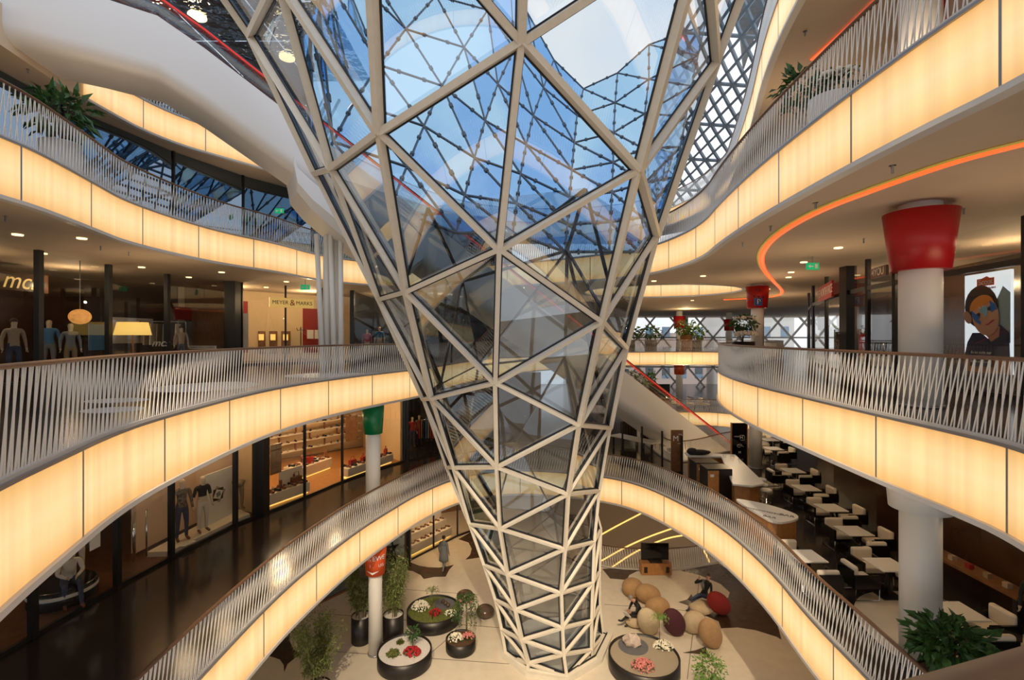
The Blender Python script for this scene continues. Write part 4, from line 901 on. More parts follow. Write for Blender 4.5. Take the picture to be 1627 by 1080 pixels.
for k, (x0, x1) in enumerate([(371, 393), (481, 505), (543, 552)]): poster('red_wall_panel', ['dark red wall panel behind the notice board', 'dark red wall panel below the boutique sign', 'narrow red wall panel right of the poles'][k], 'panel', AW, (-9, 34), x0, 478 if k != 1 else 490, x1, 560, M['wall_red'], .06)
for k, (x0, x1) in enumerate([(410, 421), (428, 440), (447, 461)]):
    t = empty('fitting_room_door', at((x0 + x1) / 2, 560, 29)); tag(t, ['brown door with a small lamp, left of three in the boutique', 'brown door with a small lamp, middle of three in the boutique', 'brown door with a small lamp, right of three in the boutique'][k], 'door')
    o, c, xd, w, h = wbox('door_leaf', AW, (-9, 34), x0, 526, x1, 562, .06, M['wall_wood'], t); MB().box(c.x - .12, c.y - .14, c.z + h * .1, c.x + .12, c.y - .02, c.z + h * .1 + .35).build('lamp', M['yellowshade'], t)
for k, (x0, x1) in enumerate([(487, 497), (499, 506)]): poster('framed_picture', ['white framed picture on the red boutique wall', 'second white framed picture behind the poles'][k], 'picture', AW, (-9, 34), x0, 524, x1, 538, M['paper'], .1)
t = empty('coat_stand', at(478, 556, 28)); q = at(478, 556, 28); tag(t, 'black coat stand in the boutique left of the poles', 'coat stand'); mb = MB().tube([(q.x, q.y, 10), (q.x, q.y, 11.9)], .03, 8)
for a in range(6): mb.tube([(q.x, q.y, 11.75), (q.x + .2 * cos(a), q.y + .2 * sin(a), 11.7), (q.x + .24 * cos(a), q.y + .24 * sin(a), 11.85)], .015, 5); mb.tube([(q.x, q.y, 10.15), (q.x + .28 * cos(a), q.y + .28 * sin(a), 10.02)], .02, 5)
mb.build('stand', M['black'], t)
p = on(330, 642, 10)
for (x0, y0, x1, y1, lb) in [(140, 632, 232, 640, 'pale'), (135, 646, 225, 656, 'pale'), (255, 606, 400, 622, 'pale'), (455, 592, 590, 600, 'pale')]:
    a, b = on((x0 + x1) / 2, (y0 + y1) / 2, 10), on(x1, (y0 + y1) / 2, 10); c_y = abs(on(x0, y0, 10).y - on(x0, y1, 10).y) / 2
    o = MB().lathe([(1, 0), (1, .006)], (a.x, a.y, 10.0), 32, sx=(b - a).x, sy=c_y).build('floor_inlay', M['trim']); tag(o, kind='structure')
# denim window
PL = [(-10.5, 14.1), (-9.86, 14.15), (-9.4, 16.5), (-9.15, 17.15), (-9.75, 17.6), (-10.3, 16.3)]
o = MB().prism(PL, 5.012, 5.16).build('display_platform', M['cushion']); tag(o, 'cream display platform under the denim shop mannequins', 'platform')
wall('wall_window_backdrop', [(-10.75, 14.0), (-10.5, 16.3), (-9.9, 18.3)], 5.16, 8.88, mat('pinkish_cream_backdrop', (.70, .52, .38), .8))
AD, BD = (-10.28, 14.2), (-9.82, 17.2)
t = empty('denim_board', (-10, 15.8, 5.2)); tag(t, 'white advertising board with tilted square graphic and the words about denim', 'board')
o, c, xd, w, h = wbox('board', AD, BD, 318, 748, 368, 845, .05, M['paper'], t); n = xd.cross(UP) * .004
def quadp(c, xd, pts, m, nm, par, k=1):
    nn = xd.cross(UP) * (.004 * k); return MB().add([c + nn + xd * a + UP * b for a, b in pts], [tuple(range(len(pts)))]).build(nm, m, par)
for k, (s, a0, cm) in enumerate([(.30, .2, 'cloth_beige'), (.27, .75, 'wall_dark'), (.20, .35, 'paper'), (.11, 1.0, 'cloth_grey')]): quadp(c + UP * .25, xd, [(s * 1.2 * cos(a0 + i * pi / 2), s * sin(a0 + i * pi / 2)) for i in range(4)], M[cm], 'square_graphic', t, k + 1)
text('Architects of Denim', .20, mat('grey_print', (.25, .25, .25), .7), c - UP * (h * .36) - n * 0 + xd * .05, xd, UP, t)
t = empty('price_cards', at(298, 858, 14.6)); tag(t, 'three small white cards on the platform at the mannequin feet', 'cards')
for k in range(3): q = at(292 + k * 6, 868 - k * 3, 14.55 + k * .12); MB().box(q.x - .1, q.y - .08, 5.162, q.x + .1, q.y + .08, 5.18).build('card', M['paper'], t)
t = empty('glass_door', (-10.0, 13.2, 5)); tag(t, 'open glass door with long steel handles beside the denim window', 'door')
MB().add([(-10.1, 13.2, 5.03), (-10.9, 13.5, 5.03), (-10.9, 13.5, 7.4), (-10.1, 13.2, 7.4)], [(0, 1, 2, 3)]).build('door_leaf', M['sglass'], t)
for (x, y) in [(-10.15, 13.16), (-10.22, 13.3), (-10.05, 13.5)]: MB().tube([(x, y, 5.3), (x, y, 6.6)], .022, 8).build('door_handle', M['chrome'], t)
d = hit(150, F1[2], F1[3]); q = at(151, 858, d - .1); o = MB().box(q.x - .01, q.y - .14, q.z - .2, q.x + .01, q.y + .14, q.z + .2).build('notice', M['paper']); tag(o, 'white paper notice on the dark shop glass', 'notice')

# shoe shop: shoes on plinths and shelves
SH = []
def shoe_proto(name, m, kind):
    mb = MB()
    if kind == 0: mb.ball((0, -.06, .045), (.045, .10, .045), 8, 5).ball((0, .07, .055), (.038, .06, .055), 8, 5).box(-.035, .07, 0, .035, .12, .05)
    elif kind == 1: mb.ball((0, -.05, .045), (.045, .10, .045), 8, 5).lathe([(.045, 0), (.05, .15), (.055, .30)], (0, .06, .02), 8)
    else: mb.box(-.16, -.06, 0, .16, .06, .2).tube([(-.1, 0, .2), (-.08, 0, .33), (.08, 0, .33), (.1, 0, .2)], .012, 5)
    return mb.build(name, m, None)
BLK = [shoe_proto('shoe', M['brown_leather'], 0), shoe_proto('shoe', M['cloth_black'], 0), shoe_proto('shoe', M['cloth_beige'], 0), shoe_proto('boot', M['brown_leather'], 1), shoe_proto('handbag', M['cloth_red'], 2), shoe_proto('handbag', M['brown_leather'], 2)]
usedS = [0] * 6
def shoe(k, p, rz, label, group, sc=1.0):
    o = BLK[k] if not usedS[k] else BLK[k].copy()
    if usedS[k]: COL.objects.link(o)
    usedS[k] = 1; o.location = p; o.rotation_euler.z = rz; o.scale = (sc,) * 3; tag(o, label, ['shoe', 'shoe', 'shoe', 'boot', 'handbag', 'handbag'][k], group)
def plinth(label, A, B, x0, x1, z0, z1, depth, inset=.35):
    d0, d1 = hit(x0, A, B), hit(x1, A, B); a, b = at(x0, 0, d0), at(x1, 0, d1); a.z = b.z = 0; e_ = (b - a).normalized(); n = Vector((e_.y, -e_.x, 0))
    if n.dot(a) < 0: n = -n
    t = empty('display_plinth', (a.x, a.y, z0)); tag(t, label, 'display plinth'); a += n * inset; b += n * inset; c = b + n * depth; d = a + n * depth
    MB().hexa([(a.x, a.y, z0 + .1), (b.x, b.y, z0 + .1), (c.x, c.y, z0 + .1), (d.x, d.y, z0 + .1), (a.x, a.y, z1), (b.x, b.y, z1), (c.x, c.y, z1), (d.x, d.y, z1)]).build('top_box', M['cushion'], t, .02)
    q = n * .12; MB().hexa([(p.x, p.y, z) for z in (z0 + .012, z0 + .1) for p in (a + q, b + q, c - q, d - q)]).build('glowing_base', M['ledwarm'], t)
    return a, b, n, e_
def row(a, b, n, offs, z, cnt, kinds, label, group, sc=1.0):
    for r_, of in enumerate(offs):
        for i in range(cnt):
            p = a.lerp(b, (i + .5 + .15 * random.uniform(-1, 1)) / cnt) + n * of; shoe(kinds[(i * 3 + r_) % len(kinds)], (p.x, p.y, z + r_ * 0), random.uniform(-.6, .6) + pi / 2, label, group, sc)
A, B = F1B[0], F1B[4]
a, b, n, e_ = plinth('long white plinth of shoes left in the shoe shop window', A, B, 432, 503, 5.012, 5.5, .55); row(a, b, n, (.15, .36), 5.5, 8, (0, 1, 2, 0, 3), 'shoe standing on the long left plinth of the shoe shop window', 'shoes on the left window plinth', 1.15)
a2 = a.lerp(b, .45) + n * .42; b2 = a.lerp(b, .98) + n * .42
t = empty('bag_board', a2); tag(t, 'cream upright board with a handbag in front, on the left shoe plinth', 'board'); MB().bar((a2.x, a2.y, 5.82), (b2.x, b2.y, 5.82), .62, .05, n).build('board', M['cushion'], t)
p = a.lerp(b, .8) + n * .3; shoe(5, (p.x, p.y, 5.5), 1.2, 'dark patterned handbag standing against the cream board', None, 1.4)
a, b, n, e_ = plinth('white plinth of shoes right of the green capital column', A, B, 563, 634, 5.012, 5.48, .5); row(a, b, n, (.15, .35), 5.48, 8, (0, 1, 2, 1, 4, 3), 'shoe standing on the plinth right of the green capital column', 'shoes on the right window plinth', 1.15)
A3, B3 = (-10.4, 18.4), (-7.6, 26.5)
a, b, n, e_ = plinth('white display island of shoes in the middle of the shoe shop', A3, B3, 476, 528, 5.012, 5.55, .9, 0); row(a, b, n, (.2, .6), 5.55, 6, (0, 1, 2, 3), 'shoe on the white island in the middle of the shoe shop', 'shoes on the shop island', 1.1)
p = a.lerp(b, .4) + n * .3; shoe(4, (p.x, p.y, 5.55), .4, 'red handbag on the white shop island', None, 1.5)
SHELF = empty('shoe_shelf', (-10.5, 26.5, 5)); tag(SHELF, 'tall back wall shelving full of shoes in the lit shoe shop', 'shelf')
AS, BS = Vector((-13.0, 22.6, 0)), Vector((-8.9, 28.1, 0)); es = (BS - AS).normalized(); ns = Vector((es.y, -es.x, 0))
for r_ in range(7):
    z = 5.6 + r_ * .42; p, q = AS + ns * .3, BS + ns * .3; MB().bar((p.x, p.y, z), (q.x, q.y, z), .34, .03).build('shelf_board', M['cushion'], SHELF)
    for i in range(17):
        c = p.lerp(q, (i + .5) / 17); shoe((i * 5 + r_ * 2) % 4, (c.x, c.y, z + .015), random.uniform(0, 1.4), 'shoe on the lit back wall shelves of the shoe shop', 'shoes on the back wall shelves', 1.0)
poster('fashion_poster', 'tall fashion poster of a standing figure at the back of the shoe shop', 'poster', (-13, 24.5), (-7, 27.5), 549, 660, 568, 700, M['wall_wood'])
poster('fashion_poster', 'dark picture of bare crossed legs left in the shoe shop window', 'poster', (-9.3, 18), (-8.3, 20.8), 429, 705, 446, 752, M['wall_wood'])
mb = MB(); q = at(436, 740, 18.5)
# cosmetics and racks in the dark end shop
for k in range(3):
    q = Vector((-4.9 + k * .75, 28.2 + k * .8, 5)); t = empty('clothes_rack', q); tag(t, ['clothes rack of colourful jackets, left in the dark shop by the funnel', 'middle clothes rack in the dark shop by the funnel', 'right clothes rack in the dark shop by the funnel'][k], 'rack')
    MB().tube([(q.x - .5, q.y, 5), (q.x - .5, q.y, 6.6), (q.x + .5, q.y, 6.6), (q.x + .5, q.y, 5)], .02, 6).build('rail_frame', M['chrome'], t)
    for i in range(7): MB().box(q.x - .42 + i * .13, q.y - .22, 5.55, q.x - .36 + i * .13, q.y + .22, 6.55).build('garment', M[['cloth_red', 'cloth_khaki', 'cloth_black', 'cloth_blue', 'cloth_beige', 'cloth_red', 'cloth_pink'][(i + k) % 7]], t)
# ground floor shoe window
A, B = F0B[0], F0B[2]
st = []
for s_ in range(3): a, b, n, e_ = plinth(['lowest white step of the ground floor shoe display', 'middle white step of the ground floor shoe display', 'top white step of the ground floor shoe display'][s_], A, B, 650, 724, .0, .55 + .38 * s_, .4, .25 + .42 * s_); row(a, b, n, (.2,), .55 + .38 * s_, 9, [(0, 1, 2), (0, 3, 4), (5, 4, 3)][s_], ['shoe on the lowest step of the ground floor shoe display', 'shoe or boot on the middle step of the ground floor display', 'bag or boot on the top step of the ground floor display'][s_], ['shoes on the lowest step', 'items on the middle step', 'items on the top step'][s_], 1.1)
t = empty('shelf_unit', (-6.6, 25.6, 0)); tag(t, 'white shelf unit beside the dark pillar of the ground floor shoe shop', 'shelf')
for z in (.5, 1.0, 1.5, 2.0): MB().box(-7.1, 25.3, z, -6.1, 25.8, z + .05).build('shelf_board', M['cushion'], t)
MB().box(-7.1, 25.8, 0, -6.1, 25.9, 2.4).build('back_panel', M['cushion'], t)

# right shops at eye level
AP, BP = (11.42, 10.2), (11.75, 12.9)
t = empty('lightbox_poster', (11.6, 11.7, 10)); tag(t, 'backlit poster of a child with blue and orange face paint', 'poster')
o, c, xd, w, h = wbox('light_box', AP, BP, 1537, 433, 1611, 592, .06, M['poster_w'], t)
def pp(pts, m, nm, k):   # fractions of width and height from the lower left corner
    return quadp(c, xd, [((a - .5) * w, (b - .5) * h) for a, b in pts], m, nm, t, k)
def ell(cx, cy, rx, ry, a=0, n=20, a0=0, a1=2 * pi):
    r = []
    for i in range(n):
        q = a0 + (a1 - a0) * i / (n if a1 - a0 > 6.28 else n - 1); x, y = rx * cos(q), ry * sin(q); r.append((cx + x * cos(a) - y * sin(a), cy + (x * sin(a) + y * cos(a)) * w / h))
    return r
pp([(.62, .3), (1, .3), (1, .78), (.85, .85), (.70, .7)], flat('poster_shade', (.35, .52, .62)), 'background_shape', 1)
pp([(0, .0), (1, .0), (1, .16), (0, .2)], flat('poster_orange', (.62, .25, .05)), 'table_shape', 2)
pp([(.02, .17), (1, .14), (.98, .40), (.80, .48), (.72, .42), (.55, .34), (.40, .40), (.2, .40), (.08, .30)], M['cloth_denim'], 'jacket_shape', 3)
pp([(.52, .46), (.80, .46), (.78, .36), (.62, .31), (.5, .38)], M['skin'], 'neck_shape', 4)
pp(ell(.40, .66, .37, .40, .3), M['hair'], 'hair_shape', 5)
pp(ell(.10, .56, .08, .13, .5), M['skin'], 'ear_shape', 6)
sk = flat('poster_skin', (.72, .42, .27)); pb = flat('face_paint_blue', (.03, .17, .62)); po = flat('face_paint_orange', (.80, .30, .04)); lb_ = flat('face_paint_pale_blue', (.22, .55, .78))
pp(ell(.50, .57, .29, .37, .33), sk, 'face_shape', 7)
pp(ell(.42, .665, .27, .20, .33, 20, 0, pi), po, 'forehead_paint', 8)
pp([(.20, .63), (.30, .59), (.36, .60), (.40, .57), (.36, .53), (.42, .51), (.40, .48), (.30, .51), (.22, .56)], pb, 'paint_wing', 9)
pp([(.56, .65), (.62, .67), (.60, .72), (.72, .68), (.76, .63), (.70, .62), (.66, .60), (.60, .62)], pb, 'paint_wing', 9)
pp([(.38, .62), (.46, .66), (.54, .67), (.57, .62), (.54, .57), (.48, .56), (.47, .60), (.42, .60)], lb_, 'paint_nose', 10)
pp([(.36, .67), (.42, .65), (.40, .64)], M['paper'], 'paint_spike', 11); pp([(.45, .69), (.48, .66), (.46, .655)], M['paper'], 'paint_spike', 11)
pp(ell(.37, .585, .035, .03), M['gasket'], 'eye_shape', 11); pp(ell(.60, .635, .035, .03), M['gasket'], 'eye_shape', 11)
pp([(.50, .475), (.58, .475), (.70, .515), (.72, .53), (.66, .525), (.58, .492)], M['cloth_pink'], 'mouth_shape', 11)
pp([(.30, .87), (.68, .87), (.68, .945), (.58, .945), (.52, .965), (.40, .945), (.30, .945)], M['orange'], 'logo_plate', 3)
text('Scout', .19, M['paper'], c + UP * (h * .407) + xd.cross(UP) * .02, xd, UP, t); text('MachtKinderglücklich', .068, M['wall_red'], c + UP * (h * .345) + xd.cross(UP) * .02, xd, UP, t)
pp([(.18, .06), (.66, .06), (.66, .24), (.18, .24)], M['cloth_denim'], 'caption_plate', 12)
for k, s in enumerate(['Es ist nicht nur', 'ein Ranzen.', 'Es ist ein Scout.']): text(s, .10, M['paper'], c + UP * (h * (-.30 - .045 * k)) - xd * .08 + xd.cross(UP) * .06, xd, UP, t)
t = empty('lightbox_poster', (11.75, 13.2, 10)); tag(t, 'narrow bright poster of a dancing figure in pink, half hidden by the large column', 'poster')
o, c, xd, w, h = wbox('light_box', (11.55, 12.8), (11.8, 14.6), 1474, 450, 1498, 585, .06, M['poster_w'], t)
pp([(0, .6), (1, .6), (1, 1), (0, 1)], lb_, 'background_shape', 1); pp(ell(.55, .72, .16, .16), M['skin'], 'face_shape', 3); pp(ell(.5, .72, .28, .34), M['hair'], 'hair_shape', 2)
pp([(.4, .66), (.7, .66), (.8, .45), (.72, .28), (.35, .28), (.3, .5)], M['cloth_pink'], 'dress_shape', 4); pp([(.75, .64), (.9, .9), (.82, .95), (.66, .66)], M['skin'], 'arm_shape', 4); pp([(.4, .28), (.52, .28), (.5, .05), (.42, .05)], M['skin'], 'leg_shape', 4); pp([(.56, .28), (.68, .28), (.74, .05), (.66, .05)], M['skin'], 'leg_shape', 4)
A, B = R2[7], R2[9]
o, c, xd, w, h = poster('shop_sign', 'red shop sign with white capital letters on the far right shop front', 'sign', R2[7], R2[8], 1305, 452, 1328, 476, M['red'], .08, .06); text('THE NORTH FACE', w * .135, M['paper'], c, xd, UP, o)
o, c, xd, w, h = poster('shop_sign', 'dark sign with pale letters above the shop left of the large red capital', 'sign', R2[5], R2[6], 1391, 424, 1416, 440, M['wall_dark'], .08, .06); text('4YOU', w * .30, M['paper'], c, xd, UP, o)
poster('dark_poster', 'dark picture in the shop window below the pale lettered sign', 'poster', (12.2, 16.4), (12.9, 18.4), 1388, 470, 1420, 545, M['wall_dark'], .05)
for k, (x, d, h_) in enumerate([(1345, 20.5, 1.7), (1360, 19.5, 1.5), (1385, 19.2, 1.65)]):
    q = at(x, 560, d); t = empty('clothes_rack', (q.x, q.y, 10)); tag(t, ['clothes rack behind the right shop glass, farthest', 'middle clothes rack behind the right shop glass', 'nearest clothes rack behind the right shop glass'][k], 'rack')
    MB().tube([(q.x, q.y - .6, 10), (q.x, q.y - .6, 10 + h_), (q.x, q.y + .6, 10 + h_), (q.x, q.y + .6, 10)], .022, 6).build('rail_frame', M['chrome'], t)
    for i in range(8): MB().box(q.x - .22, q.y - .5 + i * .13, 10.6, q.x + .22, q.y - .44 + i * .13, 10 + h_ - .05).build('garment', M[['cloth_grey', 'cloth_red', 'cloth_black', 'cloth_white'][(i + k) % 4]], t)

poster('wall_panel', 'red panel behind the topmost right corner of the upper railing', 'panel', (9.6, 10), (9.4, 4), 1478, -30, 1600, 40, M['red'])
# ------------------------------------------------------------------ café on the right of the first floor
o = MB().lathe([(1, 0), (1, .006)], (9.35, 10.15, 5.0), 48, sx=1.75, sy=2.1).build('floor_cafe_inlay', M['cream']); tag(o, kind='structure')
CH_ = empty('armchair'); mb = MB()
MB().box(-.26, -.27, .34, .26, .22, .47).build('seat', M['cushion'], CH_, .04, False); MB().box(-.26, .20, .44, .26, .33, .80).build('backrest', M['cushion'], CH_, .05, False)
for s in (-1, 1):
    MB().box(s * .27, -.28, .30, s * .33, .34, .62).build('armrest', M['blackgloss'], CH_, .01, False); MB().tube([(s * .30, -.26, .30), (s * .30, -.26, .015), (s * .30, .31, .015), (s * .30, .31, .30)], .014, 6).build('sled_leg', M['chrome'], CH_, 0, False)
MB().box(-.27, -.28, .28, .27, .33, .34).box(-.27, .33, .3, .27, .36, .72).build('shell', M['blackgloss'], CH_, 0, False)
TB = empty('cafe_table')
MB().box(-.36, -.36, .72, .36, .36, .755).build('table_top', M['white'], TB, .012, False); MB().tube([(0, 0, .02), (0, 0, .72)], .035, 10).build('pedestal', M['black'], TB, 0, False); MB().box(-.25, -.25, 0, .25, .25, .02).build('foot_plate', M['black'], TB, 0, False)
uc, ut = [], []
TP = [((1259.6, 747), 'fnrl', 'second table of the row past the white column'), ((1281, 774.5), 'fnr', 'third table from the menu board'), ((1320, 806), 'fnr', 'fourth table from the menu board'), ((1356.4, 842.7), 'fnr', 'table just behind the pale floor ellipse'), ((1409, 896.7), 'flr', 'table on the pale floor ellipse left of the large column'), ((1521, 970), 'frn', 'nearest table at the right, behind the green plant'), ((1229, 712), 'fnr', 'table beside the white column near the menu board'), ((1223, 698), 'fr', 'farthest table behind the white column'), ((1280.6, 882.5), 'fn', 'table standing close to the railing')]
for k, ((x, y), sides, lb) in enumerate(TP):
    p = on(x, y, 5.75); p.z = 5.0 if k not in (4,) else 5.006
    if k == 4: p.z = 5.008
    place(TB, ut, p, 0, 'square white café table: ' + lb, 'square café tables', 'table')
    for s in sides:
        dx, dy, rz = {'f': (0, .62, 0), 'n': (0, -.62, pi), 'r': (.66, 0, -pi / 2), 'l': (-.66, 0, pi / 2)}[s]
        place(CH_, uc, p + Vector((dx, dy, 0)), rz, 'cream armchair, ' + {'f': 'far side of ', 'n': 'near side of ', 'r': 'right of ', 'l': 'left of '}[s] + lb, 'cream café armchairs', 'armchair')
# bar
BAR = empty('bar_counter', (8.6, 20, 5)); tag(BAR, 'long white topped bar counter with stools beside the menu board', 'bar counter')
MB().prism([(7.95, 17.7), (8.55, 17.45), (9.15, 17.75), (10.05, 22.1), (7.9, 22.5), (7.85, 21.85), (9.25, 21.7)], 5.98, 6.05).build('counter_top', M['white'], BAR, .015)
MB().prism([(8.1, 17.85), (8.55, 17.65), (9.02, 17.9), (9.9, 21.98), (8.0, 22.35), (7.95, 21.95), (9.36, 21.8)], 5, 5.98).build('counter_front', M['lwood'], BAR)
CC = empty('curved_counter', (7.8, 14.8, 5)); tag(CC, 'curved wooden counter with a white top carrying rows of dark letters, by the railing', 'counter')
cp = [on(1154, 791, 6.05), on(1180, 795, 6.05), on(1215, 803, 6.05), on(1245, 813, 6.05), on(1257, 820, 6.05), on(1250, 826, 6.05), on(1217, 831, 6.05), on(1190, 815, 6.05), on(1165, 799, 6.05)]
cpl = chaikin([(p.x + .25, p.y) for p in cp], 2); MB().prism(cpl, 5.99, 6.05).build('counter_top', M['white'], CC)
g = sum(cpl, Vector((0, 0))) / len(cpl); MB().prism([g + (p - g) * .93 for p in cpl], 5, 5.99).build('counter_front', M['lwood'], CC)
def on_top(s, x, y, size, ang): return text(s, size, M['gasket'], on(x, y, 6.05) + Vector((.25, 0, .004)), (cos(ang), sin(ang), 0), (-sin(ang), cos(ang), 0), CC, ext=.002)
on_top('MOSCHMOSCH', 1200, 812, .17, -.7); on_top('BAR', 1209, 821, .2, -.7); on_top('BAR', 1237, 819, .22, -.7)
for k, (x0, y0, x1, y1, d, lb) in enumerate([(1106, 735, 1143, 770, 20.3, 'brown fronted dark appliance cabinet, the left of two by the bar'), (1124, 745, 1164, 788, 18.7, 'black cabinet with a brown front, the nearer of two by the bar')]):
    a, b = at(x0, y0, d), at(x1, y1, d); t = empty('cabinet', ((a.x + b.x) / 2, d + .4, 5)); tag(t, lb, 'cabinet')
    MB().box(a.x, d, 5, b.x, d + .8, a.z).build('cabinet_body', M['black'], t, .02); MB().box(a.x + .02, d - .02, 5.05, a.x + (b.x - a.x) * .45, d - .001, a.z - .06).build('front_panel', M['lwood'], t)
    MB().box(a.x + .1, d - .03, a.z - .3, a.x + .24, d - .02, a.z - .2).build('label_plate', M['paper'], t)
ST = empty('bar_stool'); MB().lathe([(.17, 0), (.19, .02), (.19, .06), (.16, .08)], (0, 0, .72), 20).build('seat', M['white'], ST, 0, False)
MB().lathe([(.2, 0), (.2, .02), (.03, .05), (.025, .72)], (0, 0, 0), 16).build('pedestal', M['chrome'], ST, 0, False); MB().tube([(.15 * cos(a * pi / 8), .15 * sin(a * pi / 8), .3) for a in range(16)], .012, 6, closed=True).build('foot_ring', M['chrome'], ST, 0, False)
us2 = []
for k, (x, y) in enumerate([(1181, 754), (1195.5, 760), (1197, 767.5), (1202, 776.5)]): p = on(x, y, 5.8); p.z = 5; p.x += .35; place(ST, us2, p, 0, ['round white bar stool farthest along the counter', 'second white bar stool from the far end', 'third white bar stool from the far end', 'white bar stool nearest the railing'][k], 'round bar stools', 'bar stool')
t = empty('menu_board', on(1175, 745, 5)); p = on(1175, 745, 5); tag(t, 'tall black menu board with white chalk marks beside the white column', 'menu board')
MB().box(p.x - .36, p.y, 5, p.x + .36, p.y + .08, 7.2).build('board', M['screen'], t); MB().box(p.x - .40, p.y - .01, 5, p.x - .36, p.y + .09, 7.22).box(p.x + .36, p.y - .01, 5, p.x + .40, p.y + .09, 7.22).build('frame', M['lwood'], t)
text('M', .2, M['paper'], Vector((p.x + .08, p.y - .02, 6.5)), (1, 0, 0), UP, t); text('MOSCH', .08, M['paper'], Vector((p.x - .12, p.y - .02, 6.56)), (1, 0, 0), UP, t); text('M', .16, M['paper'], Vector((p.x, p.y - .02, 5.8)), (1, 0, 0), UP, t)
MB().tube([(p.x + .0, p.y - .01, 6.62), (p.x + .2, p.y - .01, 6.62), (p.x + .24, p.y - .01, 6.55), (p.x + .22, p.y - .01, 6.38), (p.x + .05, p.y - .01, 6.38)], .008, 5).tube([(p.x + .12 * cos(a * .5), p.y - .01, 6.12 + .07 * sin(a * .5)) for a in range(11)], .01, 5).tube([(p.x - .1, p.y - .01, 6.16), (p.x + .2, p.y - .01, 6.08)], .008, 5).build('chalk_marks', M['paper'], t)
# glass screen with the M emblem
GS = empty('glass_screen', (7, 24.7, 5)); tag(GS, 'low glass screen on posts behind the lowest gallery railing, right of the funnel', 'glass screen')
ga = [at(960, 700, 28), at(989, 700, 26.8), at(1020, 700, 25.5), at(1052, 700, 24.2), at(1083, 700, 23)]
for i in range(4): a, b = ga[i], ga[i + 1]; MB().add([(a.x, a.y, 5.05), (b.x, b.y, 5.05), (b.x, b.y, 6.6), (a.x, a.y, 6.6)], [(0, 1, 2, 3)]).build('glass_pane', M['sglass'], GS)
for a in ga: MB().box(a.x - .04, a.y - .04, 5, a.x + .04, a.y + .04, 6.7).build('post', M['black'], GS)
q = at(1075, 697, 23.2); t = empty('emblem_panel', (q.x, q.y, 5)); tag(t, 'dark brown upright panel with a white letter M at the end of the screen', 'sign')
MB().box(q.x - .28, q.y - .08, 5, q.x + .28, q.y - .02, 6.95).build('panel', M['wall_wood'], t); text('M', .36, M['paper'], Vector((q.x - .07, q.y - .10, 6.55)), (1, 0, 0), UP, t)
MB().tube([(q.x + .06, q.y - .09, 6.75), (q.x + .2, q.y - .09, 6.75), (q.x + .24, q.y - .09, 6.68), (q.x + .24, q.y - .09, 6.38), (q.x + .18, q.y - .09, 6.32), (q.x + .02, q.y - .09, 6.32)], .012, 6).build('bracket', M['paper'], t)
for k, (x0, x1, d) in enumerate([(986, 1012, 29), (1018, 1040, 28.2), (1046, 1062, 27.4)]):
    a, b = at(x0, 690, d), at(x1, 690, d); t = empty('bench', (a.x, d, 5)); tag(t, ['dark slatted high back bench behind the glass screen, leftmost', 'dark slatted bench behind the glass screen, middle', 'dark slatted bench behind the glass screen, beside the emblem panel'][k], 'bench')
    MB().box(a.x, d, 5.4, b.x, d + .06, 6.35).build('backrest', M['wall_dark'], t); MB().box(a.x, d - .5, 5.35, b.x, d, 5.45).build('seat', M['wall_dark'], t)
    MB().box(a.x + .05, d - .45, 5, a.x + .1, d, 5.35).build('leg', M['black'], t); MB().box(b.x - .1, d - .45, 5, b.x - .05, d, 5.35).build('leg', M['black'], t)
    for i in range(6): x = a.x + (b.x - a.x) * (i + .5) / 6; MB().box(x - .02, d - .02, 5.45, x + .02, d, 6.3).build('slat', M['black'], t)
t = empty('long_table', (6.2, 25.9, 5)); tag(t, 'long white table behind the glass screen beside the funnel', 'table')
MB().hexa([(p.x, p.y, z) for z in (5.72, 5.78) for p in (at(968, 0, 27.8), at(1035, 0, 25.6), at(1048, 0, 26.1), at(985, 0, 28.3))]).build('table_top', M['white'], t)
for (x, d) in [(975, 27.8), (1036, 25.9)]: q = at(x, 0, d); MB().box(q.x - .05, q.y, 5, q.x + .05, q.y + .1, 5.72).build('leg', M['black'], t)
q = on(1104, 726, 6.05); o = MB().ball((q.x + .35, q.y + .45, 6.16), (.55, .2, .12), 12, 6).ball((q.x + .05, q.y + .45, 6.2), (.25, .2, .16), 10, 6).build('folded_jacket', M['cloth_black']); tag(o, 'black folded jacket lying on the bar counter', 'jacket')
for k in range(3): q = Vector((9.3 + k * .12, 21.5 - k * .5, 6.05)); o = MB().lathe([(.06, 0), (.09, .12), (.1, .2)], q, 12).build('glass_bowl', M['sglass']); tag(o, ['glass bowl on the bar counter, farthest', 'glass bowl on the bar counter, middle', 'glass bowl on the bar counter, nearest'][k], 'bowl')
# lit shelf and white mannequin legs at the dark right wall
q = Vector((11.2, 10.9, 5)); t = empty('display_table', q); tag(t, 'long dim display table with small goods by the dark right wall', 'display table')
MB().box(10.7, 10.4, 5.75, 11.2, 13.4, 5.82).build('table_top', M['wall_wood'], t)
for y in (10.5, 13.3): MB().box(10.75, y - .05, 5, 11.15, y + .05, 5.75).build('leg', M['black'], t)
for i in range(6): o = MB().box(10.85, 10.75 + i * .45, 5.82, 10.97, 10.87 + i * .45, 5.93).build('goods_box', M[['cloth_beige', 'cloth_khaki', 'wall_red'][i % 3]]); tag(o, ['beige small box', 'khaki small box', 'dark red small box'][i % 3] + (' at the near half' if i < 3 else ' at the far half') + ' of the dim display table', 'box')
figure('mannequin', 'white trousered mannequin in the dark beyond the white column capital', 'mannequin', (10.6, 9.9, 5.0), radians(-50), [M['mskin'], M['cloth_black'], M['cloth_white'], M['black']], None, None, 'shop window mannequins', .95, True)

